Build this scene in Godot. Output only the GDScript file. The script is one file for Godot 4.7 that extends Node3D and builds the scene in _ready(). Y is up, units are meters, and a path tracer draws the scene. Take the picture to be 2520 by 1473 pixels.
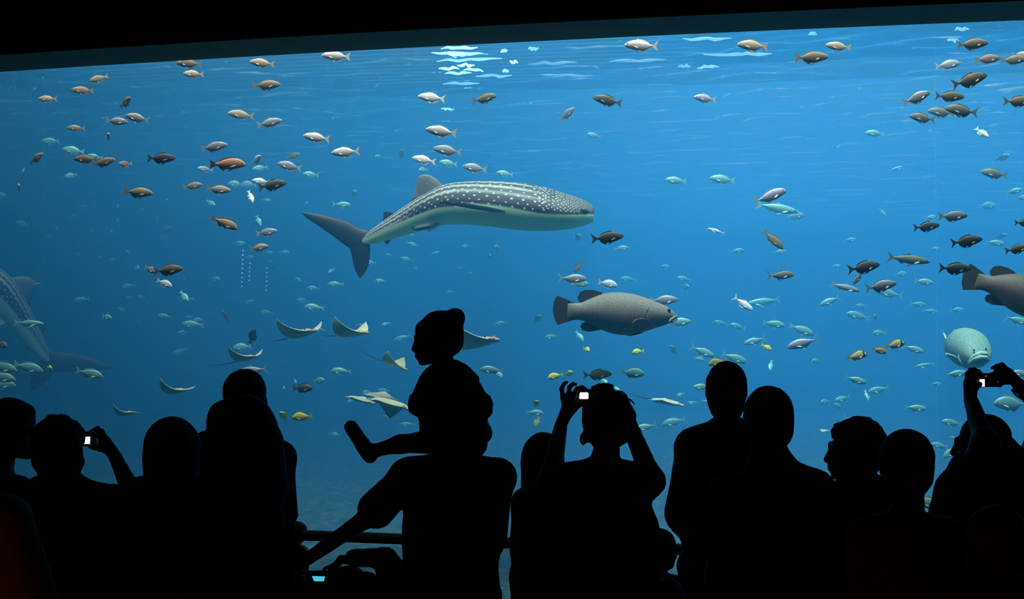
extends Node3D
# A dark viewing hall in front of a huge aquarium window. Metres, y up; the window is the plane z = 0, the tank lies behind it (z < 0), the hall in front.
# P(x, y, d) turns a measured direction and a depth along the view axis into a point of the place.
const F := 2702.0      # focal length in pixels of the 2520 x 1473 frame
const EYE := 2.0       # height of the camera over the upper tier
const TOP := 5.25      # height of the water surface
const BED := -1.15     # height of the tank bed
var cam: Camera3D
var noise := FastNoiseLite.new()
var M := {}            # shared materials
var cache := {}        # shared meshes and prototypes


func _ready():
	cam = Camera3D.new()
	cam.name = "camera"
	cam.fov = rad_to_deg(2.0 * atan(736.5 / F))
	cam.far = 200.0
	cam.position = Vector3(0, EYE, 9.84)
	cam.rotation = Vector3(atan(48.5 / F), deg_to_rad(10.3), 0)
	add_child(cam)
	var we := WorldEnvironment.new()
	we.name = "environment"
	var e := Environment.new()
	we.environment = e
	e.background_mode = Environment.BG_COLOR
	e.background_color = Color(0, 0, 0)
	e.tonemap_mode = Environment.TONE_MAPPER_LINEAR
	e.tonemap_exposure = 1.0
	e.volumetric_fog_enabled = true
	e.volumetric_fog_density = 0.0
	e.sdfgi_enabled = true
	e.ssao_enabled = true
	e.ssil_enabled = true
	add_child(we)
	var sun := DirectionalLight3D.new()      # daylight through the skylights over the tank
	sun.name = "sun"
	sun.light_energy = 15.0
	sun.light_color = Color(0.86, 1.0, 0.98)
	sun.light_angular_distance = 26.0
	sun.shadow_enabled = true
	sun.rotation_degrees = Vector3(-78, 8, 0)
	add_child(sun)
	for x in [-5.0, 0.5]:                     # added lights, unseen, brightening the fish just behind the window
		var near_fill := AreaLight3D.new()
		near_fill.name = "added_fill_light" if x < -2.0 else "added_fill_light_001"
		near_fill.area_size = Vector2(5.5, 0.8)
		near_fill.light_color = Color(1.0, 0.95, 0.84)
		near_fill.light_energy = 75.0
		near_fill.shadow_enabled = true
		near_fill.position = Vector3(x, 6.6, -0.5)
		near_fill.rotation_degrees = Vector3(-70, 0, 0)
		add_child(near_fill)
	noise.seed = 7
	noise.noise_type = FastNoiseLite.TYPE_SIMPLEX
	noise.frequency = 1.0
	materials()
	water_body()
	tank_shell()
	hall()
	whale_sharks()
	groupers()
	rays()
	shoal()
	specks()
	crowd()


# ------------------------------------------------------------------ helpers
func P(x: float, y: float, d: float) -> Vector3:
	return cam.transform * Vector3((x - 1260.0) / F * d, -(y - 736.5) / F * d, -d)


func lin(r, g, b) -> Color:
	return Color(r, g, b).linear_to_srgb()


func mat(name_: String, c: Color, rough := 0.8, metal := 0.0, vertex := false) -> StandardMaterial3D:
	var m := StandardMaterial3D.new()
	m.resource_name = name_
	m.albedo_color = c.linear_to_srgb()
	m.roughness = rough
	m.metallic = metal
	m.vertex_color_use_as_albedo = vertex
	M[name_] = m
	return m


func tag(o: Node3D, label: String, category := "", group := "", kind := "") -> Node3D:
	if label: o.set_meta("label", label)
	if category: o.set_meta("category", category)
	if group: o.set_meta("group", group)
	if kind: o.set_meta("kind", kind)
	return o


func numbered(base: String, parent: Node) -> String:
	var key := str(parent.get_instance_id()) + base
	var n: int = cache.get(key, 0)
	cache[key] = n + 1
	return base if n == 0 else "%s_%03d" % [base, n]


func part(name_: String, mesh: Mesh, m: Material, parent: Node = null, at := Transform3D()) -> MeshInstance3D:
	var o := MeshInstance3D.new()
	var to: Node = parent if parent else self
	o.name = numbered(name_, to)
	o.mesh = mesh
	o.material_override = m
	o.transform = at
	to.add_child(o, true)
	return o


func root(name_: String, at: Transform3D) -> Node3D:
	var o := Node3D.new()
	o.name = numbered(name_, self)
	o.transform = at
	add_child(o, true)
	return o


# Arrays of a mesh being built: v, n (made at the end), i, uv, c
class Build:
	var v := PackedVector3Array()
	var i := PackedInt32Array()
	var uv := PackedVector2Array()
	var c := PackedColorArray()
	var w := PackedInt32Array()     # vertex whose normal is shared (seams)

	func add(p: Vector3, u := Vector2.ZERO, col := Color.WHITE, weld := -1) -> int:
		v.append(p)
		uv.append(u)
		c.append(col)
		w.append(v.size() - 1 if weld < 0 else weld)
		return v.size() - 1

	func tri(a: int, b: int, d: int) -> void:
		i.append(a)
		i.append(b)
		i.append(d)

	func join(o: Build, t := Transform3D()) -> void:
		var first := v.size()
		v.append_array(t * o.v)
		uv.append_array(o.uv)
		c.append_array(o.c)
		for x in o.w: w.append(x + first)
		for x in o.i: i.append(x + first)

	func normals() -> PackedVector3Array:
		var n := PackedVector3Array()
		n.resize(v.size())
		for k in range(0, i.size(), 3):
			var a := v[i[k]]
			var f := (v[i[k + 2]] - a).cross(v[i[k + 1]] - a)
			n[w[i[k]]] += f
			n[w[i[k + 1]]] += f
			n[w[i[k + 2]]] += f
		for k in v.size():
			n[k] = n[w[k]]
		for k in v.size():
			n[k] = n[k].normalized() if n[k].length_squared() > 1e-24 else Vector3.UP
		return n

	func mesh() -> ArrayMesh:
		var a := []
		a.resize(Mesh.ARRAY_MAX)
		a[Mesh.ARRAY_VERTEX] = v
		a[Mesh.ARRAY_NORMAL] = normals()
		a[Mesh.ARRAY_TEX_UV] = uv
		a[Mesh.ARRAY_COLOR] = c
		a[Mesh.ARRAY_INDEX] = i
		var m := ArrayMesh.new()
		m.add_surface_from_arrays(Mesh.PRIMITIVE_TRIANGLES, a)
		return m


# Skin over rings: each station is [centre, up half-axis, down half-axis, side half-axis]
func loft(st: Array, m: int, col = null) -> Build:
	var b := Build.new()
	var n := st.size()
	for k in n:
		var s = st[k]
		var first := b.v.size()
		for j in m + 1:
			var a := TAU * j / m
			var up := cos(a)
			var p: Vector3 = s[0] + (s[1] if up > 0.0 else s[2]) * up + s[3] * sin(a)
			var cc: Color = Color.WHITE if col == null else col.call(float(k) / (n - 1), up)
			b.add(p, Vector2(float(k) / (n - 1), float(j) / m), cc, first if j == m else -1)
	for k in n - 1:
		for j in m:
			var q := k * (m + 1) + j
			b.tri(q, q + 1, q + m + 1)
			b.tri(q + 1, q + m + 2, q + m + 1)
	for k in [0, n - 1]:                    # close both ends
		var s = st[k]
		var cc: Color = Color.WHITE if col == null else col.call(float(k) / (n - 1), 0.0)
		var centre := b.add(s[0], Vector2(float(k) / (n - 1), 0.5), cc)
		for j in m:
			var q: int = k * (m + 1) + j
			if k == 0: b.tri(centre, q + 1, q)
			else: b.tri(centre, q, q + 1)
	outward(b)
	return b


func outward(b: Build) -> void:              # turn the faces so that the skin encloses a positive volume
	var vol := 0.0
	for k in range(0, b.i.size(), 3):
		vol += b.v[b.i[k]].dot(b.v[b.i[k + 2]].cross(b.v[b.i[k + 1]]))
	if vol < 0.0:
		for k in range(0, b.i.size(), 3):
			var t := b.i[k]
			b.i[k] = b.i[k + 1]
			b.i[k + 1] = t


func smooth(rows: Array, n: int) -> Array:    # Catmull-Rom through rows of numbers
	var out := []
	var last := rows.size() - 1
	for k in n:
		var t := float(k) / (n - 1) * last
		var a := mini(int(t), last - 1)
		var f := t - a
		var p0 = rows[maxi(a - 1, 0)]
		var p1 = rows[a]
		var p2 = rows[a + 1]
		var p3 = rows[mini(a + 2, last)]
		var r := []
		for c in p1.size():
			r.append(cubic_interpolate(p1[c], p2[c], p0[c], p3[c], f))
		out.append(r)
	return out


# A thin solid from an outline in 3D (fins), two faces and a rim
func slab(pts: Array, thick: float, col := Color.WHITE) -> Build:
	var b := Build.new()
	var nrm := Vector3.ZERO
	for k in pts.size():
		nrm += (pts[k] as Vector3).cross(pts[(k + 1) % pts.size()])
	nrm = nrm.normalized()
	var ax := nrm.cross(Vector3.UP if absf(nrm.y) < 0.9 else Vector3.RIGHT).normalized()
	var ay := nrm.cross(ax)
	var flat := PackedVector2Array()
	for p in pts: flat.append(Vector2(ax.dot(p), ay.dot(p)))
	var tris := Geometry2D.triangulate_polygon(flat)
	for side in [1.0, -1.0]:
		var first := b.v.size()
		for p in pts: b.add(p + nrm * thick * 0.5 * side, Vector2.ZERO, col)
		for k in range(0, tris.size(), 3):
			var x := first + tris[k]
			var y := first + tris[k + 1]
			var z := first + tris[k + 2]
			var f: Vector3 = (b.v[z] - b.v[x]).cross(b.v[y] - b.v[x])
			if f.dot(nrm) * side > 0.0: b.tri(x, y, z)
			else: b.tri(x, z, y)
	var n := pts.size()
	var start := b.v.size()
	for k in n:
		b.add(pts[k] + nrm * thick * 0.5, Vector2.ZERO, col)
		b.add(pts[k] - nrm * thick * 0.5, Vector2.ZERO, col)
	var mid := Vector3.ZERO
	for p in pts: mid += p / n
	for k in n:
		var a := start + k * 2
		var c := start + (k + 1) % n * 2
		var f: Vector3 = (b.v[a + 1] - b.v[a]).cross(b.v[c] - b.v[a])
		if f.dot((b.v[a] + b.v[c]) * 0.5 - mid) > 0.0:
			b.tri(a, c, a + 1)
			b.tri(c, c + 1, a + 1)
		else:
			b.tri(a, a + 1, c)
			b.tri(c, a + 1, c + 1)
	return b


func ball(c: Vector3, r: Vector3, rings := 8, m := 10, col := Color.WHITE) -> Build:
	var st := []
	for k in rings + 1:
		var a := PI * k / rings
		var s := maxf(sin(a), 0.02)
		st.append([c + Vector3(0, 0, cos(a) * r.z), Vector3(0, s * r.y, 0), Vector3(0, s * r.y, 0), Vector3(s * r.x, 0, 0)])
	return loft(st, m, func(_u, _s): return col)


func tube(pts: Array, radii: Array, m := 8) -> Build:
	var st := []
	for k in pts.size():
		var t: Vector3 = (pts[mini(k + 1, pts.size() - 1)] - pts[maxi(k - 1, 0)]).normalized()
		var side := t.cross(Vector3.UP if absf(t.y) < 0.95 else Vector3.RIGHT).normalized()
		var up := side.cross(t)
		st.append([pts[k], up * radii[k], up * radii[k], side * radii[k]])
	return loft(st, m)


# A box with chamfered edges
func chamfer(a: Vector3, z: Vector3, c: float) -> Build:
	var b := Build.new()
	var mid := (a + z) / 2
	var h := (z - a) / 2
	c = minf(c, minf(h.x, minf(h.y, h.z)) * 0.9)
	for axis in 3:
		for side in [-1.0, 1.0]:
			var q := []
			for s in [[-1, -1], [1, -1], [1, 1], [-1, 1]]:
				var p := Vector3.ZERO
				p[axis] = side * h[axis]
				p[(axis + 1) % 3] = s[0] * (h[(axis + 1) % 3] - c)
				p[(axis + 2) % 3] = s[1] * (h[(axis + 2) % 3] - c)
				q.append(p + mid)
			face(b, q, mid)
	for axis in 3:                               # edges
		for s in [[-1, -1], [1, -1], [1, 1], [-1, 1]]:
			var u := (axis + 1) % 3
			var w := (axis + 2) % 3
			var q := []
			for e in [[-1, 0], [1, 0], [1, 1], [-1, 1]]:
				var p := Vector3.ZERO
				p[axis] = e[0] * (h[axis] - c)
				p[u] = s[0] * (h[u] - (c if e[1] else 0.0))
				p[w] = s[1] * (h[w] - (0.0 if e[1] else c))
				q.append(p + mid)
			face(b, q, mid)
	for x in [-1.0, 1.0]:                        # corners
		for y in [-1.0, 1.0]:
			for w in [-1.0, 1.0]:
				var s := Vector3(x, y, w)
				var q := []
				for axis in 3:
					var p := s * (h - Vector3.ONE * c)
					p[axis] = s[axis] * h[axis]
					q.append(p + mid)
				face(b, q, mid)
	return b


func face(b: Build, q: Array, inside: Vector3) -> void:
	var first := b.v.size()
	var mid := Vector3.ZERO
	for p in q:
		b.add(p)
		mid += p / q.size()
	var f: Vector3 = (q[2] - q[0]).cross(q[1] - q[0])
	for k in range(1, q.size() - 1):
		if f.dot(mid - inside) > 0.0: b.tri(first, first + k, first + k + 1)
		else: b.tri(first, first + k + 1, first + k)


func block(name_: String, a: Vector3, z: Vector3, m: Material, c := 0.01, parent: Node = null) -> MeshInstance3D:
	var o := part(name_, chamfer(a, z, c).mesh(), m, parent)
	if parent == null: o.set_meta("kind", "structure")
	return o


# ------------------------------------------------------------------ skins from distance fields (surface nets)
# prims: [a, b, ra, rb] is a tapered capsule, [c, radii, basis] an ellipsoid
func skin(prims: Array, cell: float, k: float, rough := 0.0, freq := 30.0) -> Build:
	var lo := Vector3.ONE * 1e9
	var hi := -lo
	var pad := cell * 3.0 + k + rough
	var boxes := []
	for p in prims:
		var l: Vector3
		var h: Vector3
		if p.size() == 4:
			var r: float = maxf(p[2], p[3])
			l = (p[0] as Vector3).min(p[1]) - Vector3.ONE * (r + pad)
			h = (p[0] as Vector3).max(p[1]) + Vector3.ONE * (r + pad)
		else:
			var e := Vector3.ZERO
			for ax in 3: e += ((p[2] as Basis)[ax] * p[1][ax]).abs()
			l = p[0] - e - Vector3.ONE * pad
			h = p[0] + e + Vector3.ONE * pad
		boxes.append([l, h])
		lo = lo.min(l)
		hi = hi.max(h)
	var nx := int((hi.x - lo.x) / cell) + 2
	var ny := int((hi.y - lo.y) / cell) + 2
	var nz := int((hi.z - lo.z) / cell) + 2
	var f := PackedFloat32Array()
	f.resize(nx * ny * nz)
	f.fill(10.0)
	for q in prims.size():
		var p = prims[q]
		var l: Vector3 = (boxes[q][0] - lo) / cell
		var h: Vector3 = (boxes[q][1] - lo) / cell
		var caps: bool = p.size() == 4
		var a: Vector3 = p[0]
		var ab := Vector3.ZERO
		var inv := 0.0
		var ra := 0.0
		var dr := 0.0
		var rad := Vector3.ONE
		var ib := Basis()
		var small := 1.0
		if caps:
			ab = p[1] - a
			inv = 1.0 / maxf(ab.length_squared(), 1e-9)
			ra = p[2]
			dr = p[3] - p[2]
		else:
			rad = p[1]
			ib = (p[2] as Basis).transposed()
			small = minf(rad.x, minf(rad.y, rad.z))
		for z in range(maxi(int(l.z), 0), mini(int(h.z) + 1, nz)):
			for y in range(maxi(int(l.y), 0), mini(int(h.y) + 1, ny)):
				var at := (z * ny + y) * nx
				for x in range(maxi(int(l.x), 0), mini(int(h.x) + 1, nx)):
					var w := Vector3(lo.x + x * cell, lo.y + y * cell, lo.z + z * cell) - a
					var d: float
					if caps:
						var t := clampf(w.dot(ab) * inv, 0.0, 1.0)
						d = (w - ab * t).length() - ra - dr * t
					else:
						var g := ib * w
						var s := (g / rad).length()
						var gg := (g / (rad * rad)).length()
						d = s * (s - 1.0) / gg if gg > 1e-6 else -small
					var o := f[at + x]
					var m := k - absf(o - d)
					if m > 0.0: f[at + x] = minf(o, d) - m * m * 0.25 / k
					elif d < o: f[at + x] = d
	if rough > 0.0:
		for z in nz:
			for y in ny:
				for x in nx:
					var at := (z * ny + y) * nx + x
					if absf(f[at]) < rough + cell * 3.0:
						f[at] += rough * noise.get_noise_3d((lo.x + x * cell) * freq, (lo.y + y * cell) * freq * 0.5, (lo.z + z * cell) * freq)
	var b := Build.new()
	var made := PackedInt32Array()
	made.resize(f.size())
	made.fill(-1)
	var off := [0, 1, nx, nx + 1, nx * ny, nx * ny + 1, nx * ny + nx, nx * ny + nx + 1]
	var edges := [[0, 1], [2, 3], [4, 5], [6, 7], [0, 2], [1, 3], [4, 6], [5, 7], [0, 4], [1, 5], [2, 6], [3, 7]]
	var live := PackedInt32Array()
	var near := cell * 2.4
	for at in f.size() - off[7]:
		if absf(f[at]) < near: live.append(at)
	for at in live:
		var x := at % nx
		var y := at / nx % ny
		if x == nx - 1 or y == ny - 1: continue
		var inside := 0
		for c in off:
			if f[at + c] < 0.0: inside += 1
		if inside == 0 or inside == 8: continue
		var sum := Vector3.ZERO
		var n := 0
		for e in edges:
			var d0 := f[at + off[e[0]]]
			var d1 := f[at + off[e[1]]]
			if (d0 < 0.0) == (d1 < 0.0): continue
			var t := d0 / (d0 - d1)
			var c0: int = e[0]
			var c1: int = e[1]
			var p0 := Vector3(c0 & 1, c0 >> 1 & 1, c0 >> 2)
			sum += p0.lerp(Vector3(c1 & 1, c1 >> 1 & 1, c1 >> 2), t)
			n += 1
		made[at] = b.add(lo + (Vector3(x, y, at / (nx * ny)) + sum / n) * cell)
	var step := [1, nx, nx * ny]
	for at in live:
		for ax in 3:
			var d0 := f[at]
			var d1 := f[at + step[ax]]
			if (d0 < 0.0) == (d1 < 0.0): continue
			var u: int = step[(ax + 1) % 3]
			var w: int = step[(ax + 2) % 3]
			if at - u - w < 0: continue
			var q := [made[at], made[at - u], made[at - u - w], made[at - w]]
			if q.min() < 0: continue
			if d0 < 0.0:
				b.tri(q[0], q[2], q[1])
				b.tri(q[0], q[3], q[2])
			else:
				b.tri(q[0], q[1], q[2])
				b.tri(q[0], q[2], q[3])
	outward(b)
	return b


# ------------------------------------------------------------------ materials
func materials() -> void:
	mat("black_wall", Color(0.012, 0.012, 0.013), 0.9)
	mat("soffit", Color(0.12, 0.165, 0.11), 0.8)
	mat("carpet", Color(0.012, 0.011, 0.012), 1.0)
	mat("rail", Color(0.004, 0.004, 0.005), 0.8)
	mat("tank_wall", Color(0.06, 0.16, 0.24), 0.9)
	mat("hall_wall", Color(0.25, 0.3, 0.32), 0.9)
	mat("louvre", Color(0.006, 0.008, 0.01), 0.9)
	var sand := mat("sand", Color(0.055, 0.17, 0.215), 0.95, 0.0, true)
	var n := NoiseTexture2D.new()
	n.width = 512
	n.height = 512
	n.seamless = true
	n.noise = FastNoiseLite.new()
	n.noise.seed = 3
	n.noise.frequency = 0.03
	n.noise.fractal_octaves = 5
	var ramp := Gradient.new()
	ramp.set_color(0, Color(0.55, 0.55, 0.55))
	ramp.set_color(1, Color(1, 1, 1))
	n.color_ramp = ramp
	sand.albedo_texture = n
	sand.uv1_triplanar = true
	sand.uv1_world_triplanar = true
	sand.uv1_scale = Vector3.ONE * 0.35
	var surf := mat("water_surface", Color(0.96, 0.98, 1.0), 0.0, 0.72)
	surf.transparency = BaseMaterial3D.TRANSPARENCY_ALPHA
	surf.albedo_color.a = 0.0
	surf.cull_mode = BaseMaterial3D.CULL_DISABLED
	var pane := mat("acrylic", Color(0.95, 1.0, 1.0), 0.0)
	pane.transparency = BaseMaterial3D.TRANSPARENCY_ALPHA
	pane.albedo_color.a = 0.02
	mat("seam", Color(0.1, 0.2, 0.22), 0.4)


func water_body() -> void:
	var fog := FogVolume.new()
	fog.name = "water"
	fog.shape = RenderingServer.FOG_VOLUME_SHAPE_BOX
	fog.size = Vector3(37.96, TOP - BED + 0.5, 27.9)
	fog.position = Vector3(-5.0, TOP - fog.size.y / 2, -14.0)
	var fm := FogMaterial.new()
	fm.resource_name = "blue_water"
	fm.density = 0.108
	fm.albedo = lin(0.045, 0.40, 0.97)
	fog.material = fm
	add_child(fog)
	tag(fog, "clear blue aquarium water filling the whole tank", "water", "", "stuff")
	# the rippled surface, seen from below
	var b := Build.new()
	var nx := 300
	var nz := 230
	for k in nz + 1:
		for j in nx + 1:
			var x := -23.95 + 37.9 * j / nx
			var z := -0.05 - 27.85 * k / nz
			var h := 0.06 * noise.get_noise_2d(x * 0.4, z * 0.8 + 40.0) + 0.035 * noise.get_noise_2d(x * 0.9 + 9.0, z * 2.2) + 0.012 * noise.get_noise_2d(x * 2.6, z * 5.0 + 7.0)
			b.add(Vector3(x, TOP + h, z))
	for k in nz:
		for j in nx:
			var q := k * (nx + 1) + j
			b.tri(q, q + 1, q + nx + 1)
			b.tri(q + 1, q + nx + 2, q + nx + 1)
	tag(part("water_surface", b.mesh(), M.water_surface), "rippled underside of the water surface across the top of the tank", "water", "", "structure")


func tank_shell() -> void:
	block("wall_back", Vector3(-24.5, -1.6, -28.5), Vector3(14.5, 10.0, -28.0), M.tank_wall)
	block("wall_west", Vector3(-24.5, -1.6, -28.0), Vector3(-24.0, 10.0, 0.0), M.tank_wall)
	block("wall_east", Vector3(14.0, -1.6, -28.0), Vector3(14.5, 10.0, 0.0), M.tank_wall)
	# sand bed with low ridges
	var b := Build.new()
	var nx := 420
	var nz := 320
	var ridged := FastNoiseLite.new()
	ridged.seed = 11
	ridged.frequency = 1.0
	ridged.fractal_type = FastNoiseLite.FRACTAL_RIDGED
	ridged.fractal_octaves = 3
	for k in nz + 1:
		for j in nx + 1:
			var x := -24.0 + 38.0 * j / nx
			var z := -0.02 - 27.96 * k / nz
			var h := 0.10 * noise.get_noise_2d(x * 0.25, z * 0.25) + 0.10 * maxf(ridged.get_noise_2d(x * 0.22 + z * 0.3, z * 0.55 - x * 0.2), 0.0)
			var caustic := smoothstep(0.45, 0.8, ridged.get_noise_2d(x * 0.30 + z * 0.35 + 5.0, z * 0.9 - x * 0.25))     # caustic light lines put into the sand colour
			b.add(Vector3(x, BED + h, z), Vector2(x, z), Color.WHITE.lerp(Color(2.6, 2.2, 2.0), caustic))
	for k in nz:
		for j in nx:
			var q := k * (nx + 1) + j
			b.tri(q, q + 1, q + nx + 1)
			b.tri(q + 1, q + nx + 2, q + nx + 1)
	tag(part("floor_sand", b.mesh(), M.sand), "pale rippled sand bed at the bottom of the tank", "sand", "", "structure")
	block("floor_tank", Vector3(-24.5, -2.0, -28.5), Vector3(14.5, -1.6, 0.0), M.tank_wall)
	# roof over the tank: open skylight over the right, added slats dimming the left
	block("ceiling_tank_back", Vector3(-24.5, 10.0, -28.5), Vector3(14.5, 10.3, -26.5), M.louvre)
	block("ceiling_tank_front", Vector3(-24.5, 10.0, -0.6), Vector3(14.5, 10.3, 0.6), M.louvre)
	block("ceiling_tank_west", Vector3(-24.5, 10.0, -26.5), Vector3(-20.0, 10.3, -0.6), M.louvre)
	var roof := root("skylight_louvres", Transform3D(Basis(), Vector3(0, 10.0, 0)))
	tag(roof, "dark roof louvres shading the dim end of the tank", "louvre", "", "structure")
	var z := -26.4
	while z < -0.9:                               # added wedge-shaped slats, wide over the end they darken
		var b2 := Build.new()
		var lo := 0.41
		for q in [[-20.0, 0.42], [-12.0, 0.41], [-6.5, 0.23], [-0.5, 0.03]]:
			for c in [Vector3(q[0], 0, z), Vector3(q[0], 0.03, z), Vector3(q[0], 0.03, z + q[1]), Vector3(q[0], 0, z + q[1])]: b2.add(c)
		for k in 3:
			for j in 4:
				b2.tri(k * 4 + j, k * 4 + 4 + j, k * 4 + (j + 1) % 4)
				b2.tri(k * 4 + (j + 1) % 4, k * 4 + 4 + j, k * 4 + 4 + (j + 1) % 4)
		for t in [[0, 1, 2], [0, 2, 3], [12, 14, 13], [12, 15, 14]]: b2.tri(t[0], t[1], t[2])
		outward(b2)
		part("louvre_slat", b2.mesh(), M.louvre, roof)
		z += 0.5
	# added glowing streaks, shaped to stand in for glints on the surface
	var rng := RandomNumberGenerator.new()
	rng.seed = 17
	var row := root("ceiling_lamps", Transform3D())
	tag(row, "bright glints of the lamp tubes hung over the water, seen through its surface", "lamp")
	for q in [[1085, 1175, 119, 5.0], [1062, 1200, 132, 5.0], [1105, 1150, 137, 8.0], [1075, 1235, 148, 2.5], [1125, 1168, 160, 8.0], [1080, 1130, 168, 7.0], [1140, 1190, 172, 5.0], [1095, 1160, 181, 5.0], [1170, 1260, 186, 1.2], [1232, 1249, 126, 6.0], [1255, 1274, 151, 6.0], [1236, 1252, 174, 5.0], [1090, 1180, 205, 1.2], [1300, 1326, 118, 1.5], [1085, 1118, 267, 4.0], [1680, 1800, 95, 0.7], [1730, 1850, 134, 0.7], [1810, 1900, 132, 0.8], [1715, 1770, 165, 1.2], [1668, 1700, 162, 0.7], [2350, 2386, 72, 0.7], [2330, 2360, 98, 1.0], [1990, 2010, 82, 1.0], [1300, 1420, 155, 0.25], [1500, 1640, 150, 0.25], [1330, 1460, 185, 0.2]]:
		var d: float = 4.3 * F / (785.0 - q[2])
		var a2 := P(q[0], q[2], d)
		var z2 := P(q[1], q[2] + rng.randf_range(-3, 3), d + rng.randf_range(-0.4, 0.4))
		var pts := []
		var rad := []
		for k in 7:
			pts.append(a2.lerp(z2, k / 6.0) + Vector3(0, rng.randf_range(-0.022, 0.022), 0))
			rad.append([0.006, 0.018, 0.026, 0.02, 0.028, 0.016, 0.006][k])
		var key := "lamp_%s" % q[3]  # one glow strength per added glint streak
		if not M.has(key):
			var m := mat(key, Color(0.1, 0.1, 0.1), 0.5)
			m.emission_enabled = true
			m.emission = Color(0.45, 0.78, 1.0)
			m.emission_energy_multiplier = q[3] * 4.0
		part("lamp_tube", tube(pts, rad, 8).mesh(), M[key], row)


# ------------------------------------------------------------------ the viewing hall
func arch(x: float) -> float:                 # lower edge of the header over the window
	var t := (x + 0.4) / 5.6
	return 4.532 - 0.045 * t * t


func hall() -> void:
	var b := Build.new()                        # header over the window, its soffit very slightly arched
	var xs := []
	for k in 41: xs.append(-10.0 + 18.0 * k / 40)
	for k in 41:
		var x: float = xs[k]
		var y := arch(x)
		for p in [Vector3(x, y, 0.0), Vector3(x, y, 0.62), Vector3(x, y + 0.012, 0.634), Vector3(x, 8.0, 0.634), Vector3(x, 10.0, 0.0)]:
			b.add(p)
	for k in 40:
		for j in 4:
			var q := k * 5 + j
			for t in [[q, q + 1, q + 5], [q + 1, q + 6, q + 5]]:
				for c in t: b.i.append(b.add(b.v[c]))
	for k in range(0, b.i.size(), 3):           # faces look into the hall and down
		var a := b.v[b.i[k]]
		var f: Vector3 = (b.v[b.i[k + 2]] - a).cross(b.v[b.i[k + 1]] - a)
		if f.dot(Vector3(0, -1, 1)) < 0.0:
			var t := b.i[k]
			b.i[k] = b.i[k + 1]
			b.i[k + 1] = t
	var header := part("wall_front", b.mesh(), M.black_wall)
	tag(header, "black header wall above the aquarium window", "wall", "", "structure")
	var s := Build.new()                        # painted soffit strip of the window opening
	for k in 41:
		var x: float = xs[k]
		s.add(Vector3(x, arch(x) - 0.004, 0.02))
		s.add(Vector3(x, arch(x) - 0.004, 0.615))
		s.add(Vector3(x, arch(x) + 0.004, 0.02))
		s.add(Vector3(x, arch(x) + 0.004, 0.615))
	for k in 40:
		var q := k * 4
		for t in [[0, 1, 4], [1, 5, 4], [1, 3, 5], [3, 7, 5], [0, 4, 2], [4, 6, 2]]:
			s.tri(q + t[0], q + t[1], q + t[2])
	tag(part("trim_1", s.mesh(), M.soffit), "dim teal soffit band along the top of the window", "trim", "", "structure")
	var win := root("window_1", Transform3D())
	tag(win, "huge clear acrylic viewing window of the aquarium", "window", "", "structure")
	for q in [[-10.0, -6.505], [-6.495, 1.88], [1.89, 8.0]]:
		var p := QuadMesh.new()
		p.size = Vector2(q[1] - q[0], 4.6 - BED)
		part("pane", p, M.acrylic, win, Transform3D(Basis(), Vector3((q[0] + q[1]) / 2, (4.6 + BED) / 2, 0.0)))
	block("wall_front_west", Vector3(-24.5, -1.6, 0.0), Vector3(-10.0, 10.0, 0.6), M.black_wall)
	block("wall_front_east", Vector3(8.0, -1.6, 0.0), Vector3(14.5, 10.0, 0.6), M.black_wall)
	block("wall_left", Vector3(-10.4, -1.6, 0.6), Vector3(-10.0, 8.0, 15.0), M.black_wall)
	block("wall_right", Vector3(8.0, -1.6, 0.6), Vector3(8.4, 8.0, 15.0), M.black_wall)
	block("wall_rear", Vector3(-10.4, -1.6, 15.0), Vector3(8.4, 8.0, 15.4), M.black_wall)
	block("ceiling", Vector3(-10.4, 8.0, 0.6), Vector3(8.4, 8.3, 15.4), M.black_wall)
	block("floor", Vector3(-10.0, -1.2, 0.02), Vector3(8.0, -0.8, 3.0), M.carpet)
	block("floor_step", Vector3(-10.0, -1.2, 3.0), Vector3(8.0, -0.4, 4.65), M.carpet, 0.02)
	block("floor_tier", Vector3(-10.0, -1.2, 4.65), Vector3(8.0, 0.0, 15.0), M.carpet, 0.02)
	var rail := root("railing", Transform3D(Basis(), Vector3(0, -0.8, 1.3)))
	tag(rail, "dark flat handrail running in front of the window behind the crowd", "railing")
	part("handrail", chamfer(Vector3(-9.9, 1.0, -0.045), Vector3(7.9, 1.078, 0.045), 0.02).mesh(), M.rail, rail)
	for px in [-7.6, -4.05, -0.5, 3.4]:
		part("post", chamfer(Vector3(px - 0.025, 0.0, -0.025), Vector3(px + 0.025, 1.0, 0.025), 0.006).mesh(), M.rail, rail)


func specks() -> void:
	var shared := ball(Vector3.ZERO, Vector3.ONE * 0.0135, 6, 8).mesh()  # small pale balls set in three columns
	var m := mat("bubble", Color(0.75, 0.9, 0.92), 0.15)
	for s in [["string of bubbles nearest the shoal, rising in a straight column", 598.0, 617.0, 705.0, 9, 16.5], ["short string of bubbles in the middle of the three columns", 615.0, 648.0, 690.0, 5, 17.2], ["string of bubbles nearest the whale shark's tail", 657.0, 660.0, 714.0, 6, 17.8]]:
		for k in s[4]:
			var o := part("bubble", shared, m, null, Transform3D(Basis(), P(s[1] - k * 0.4, lerpf(s[2], s[3], float(k) / (s[4] - 1)), s[5])))
			tag(o, "tiny bubble in the " + s[0], "bubble", s[0])


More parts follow.
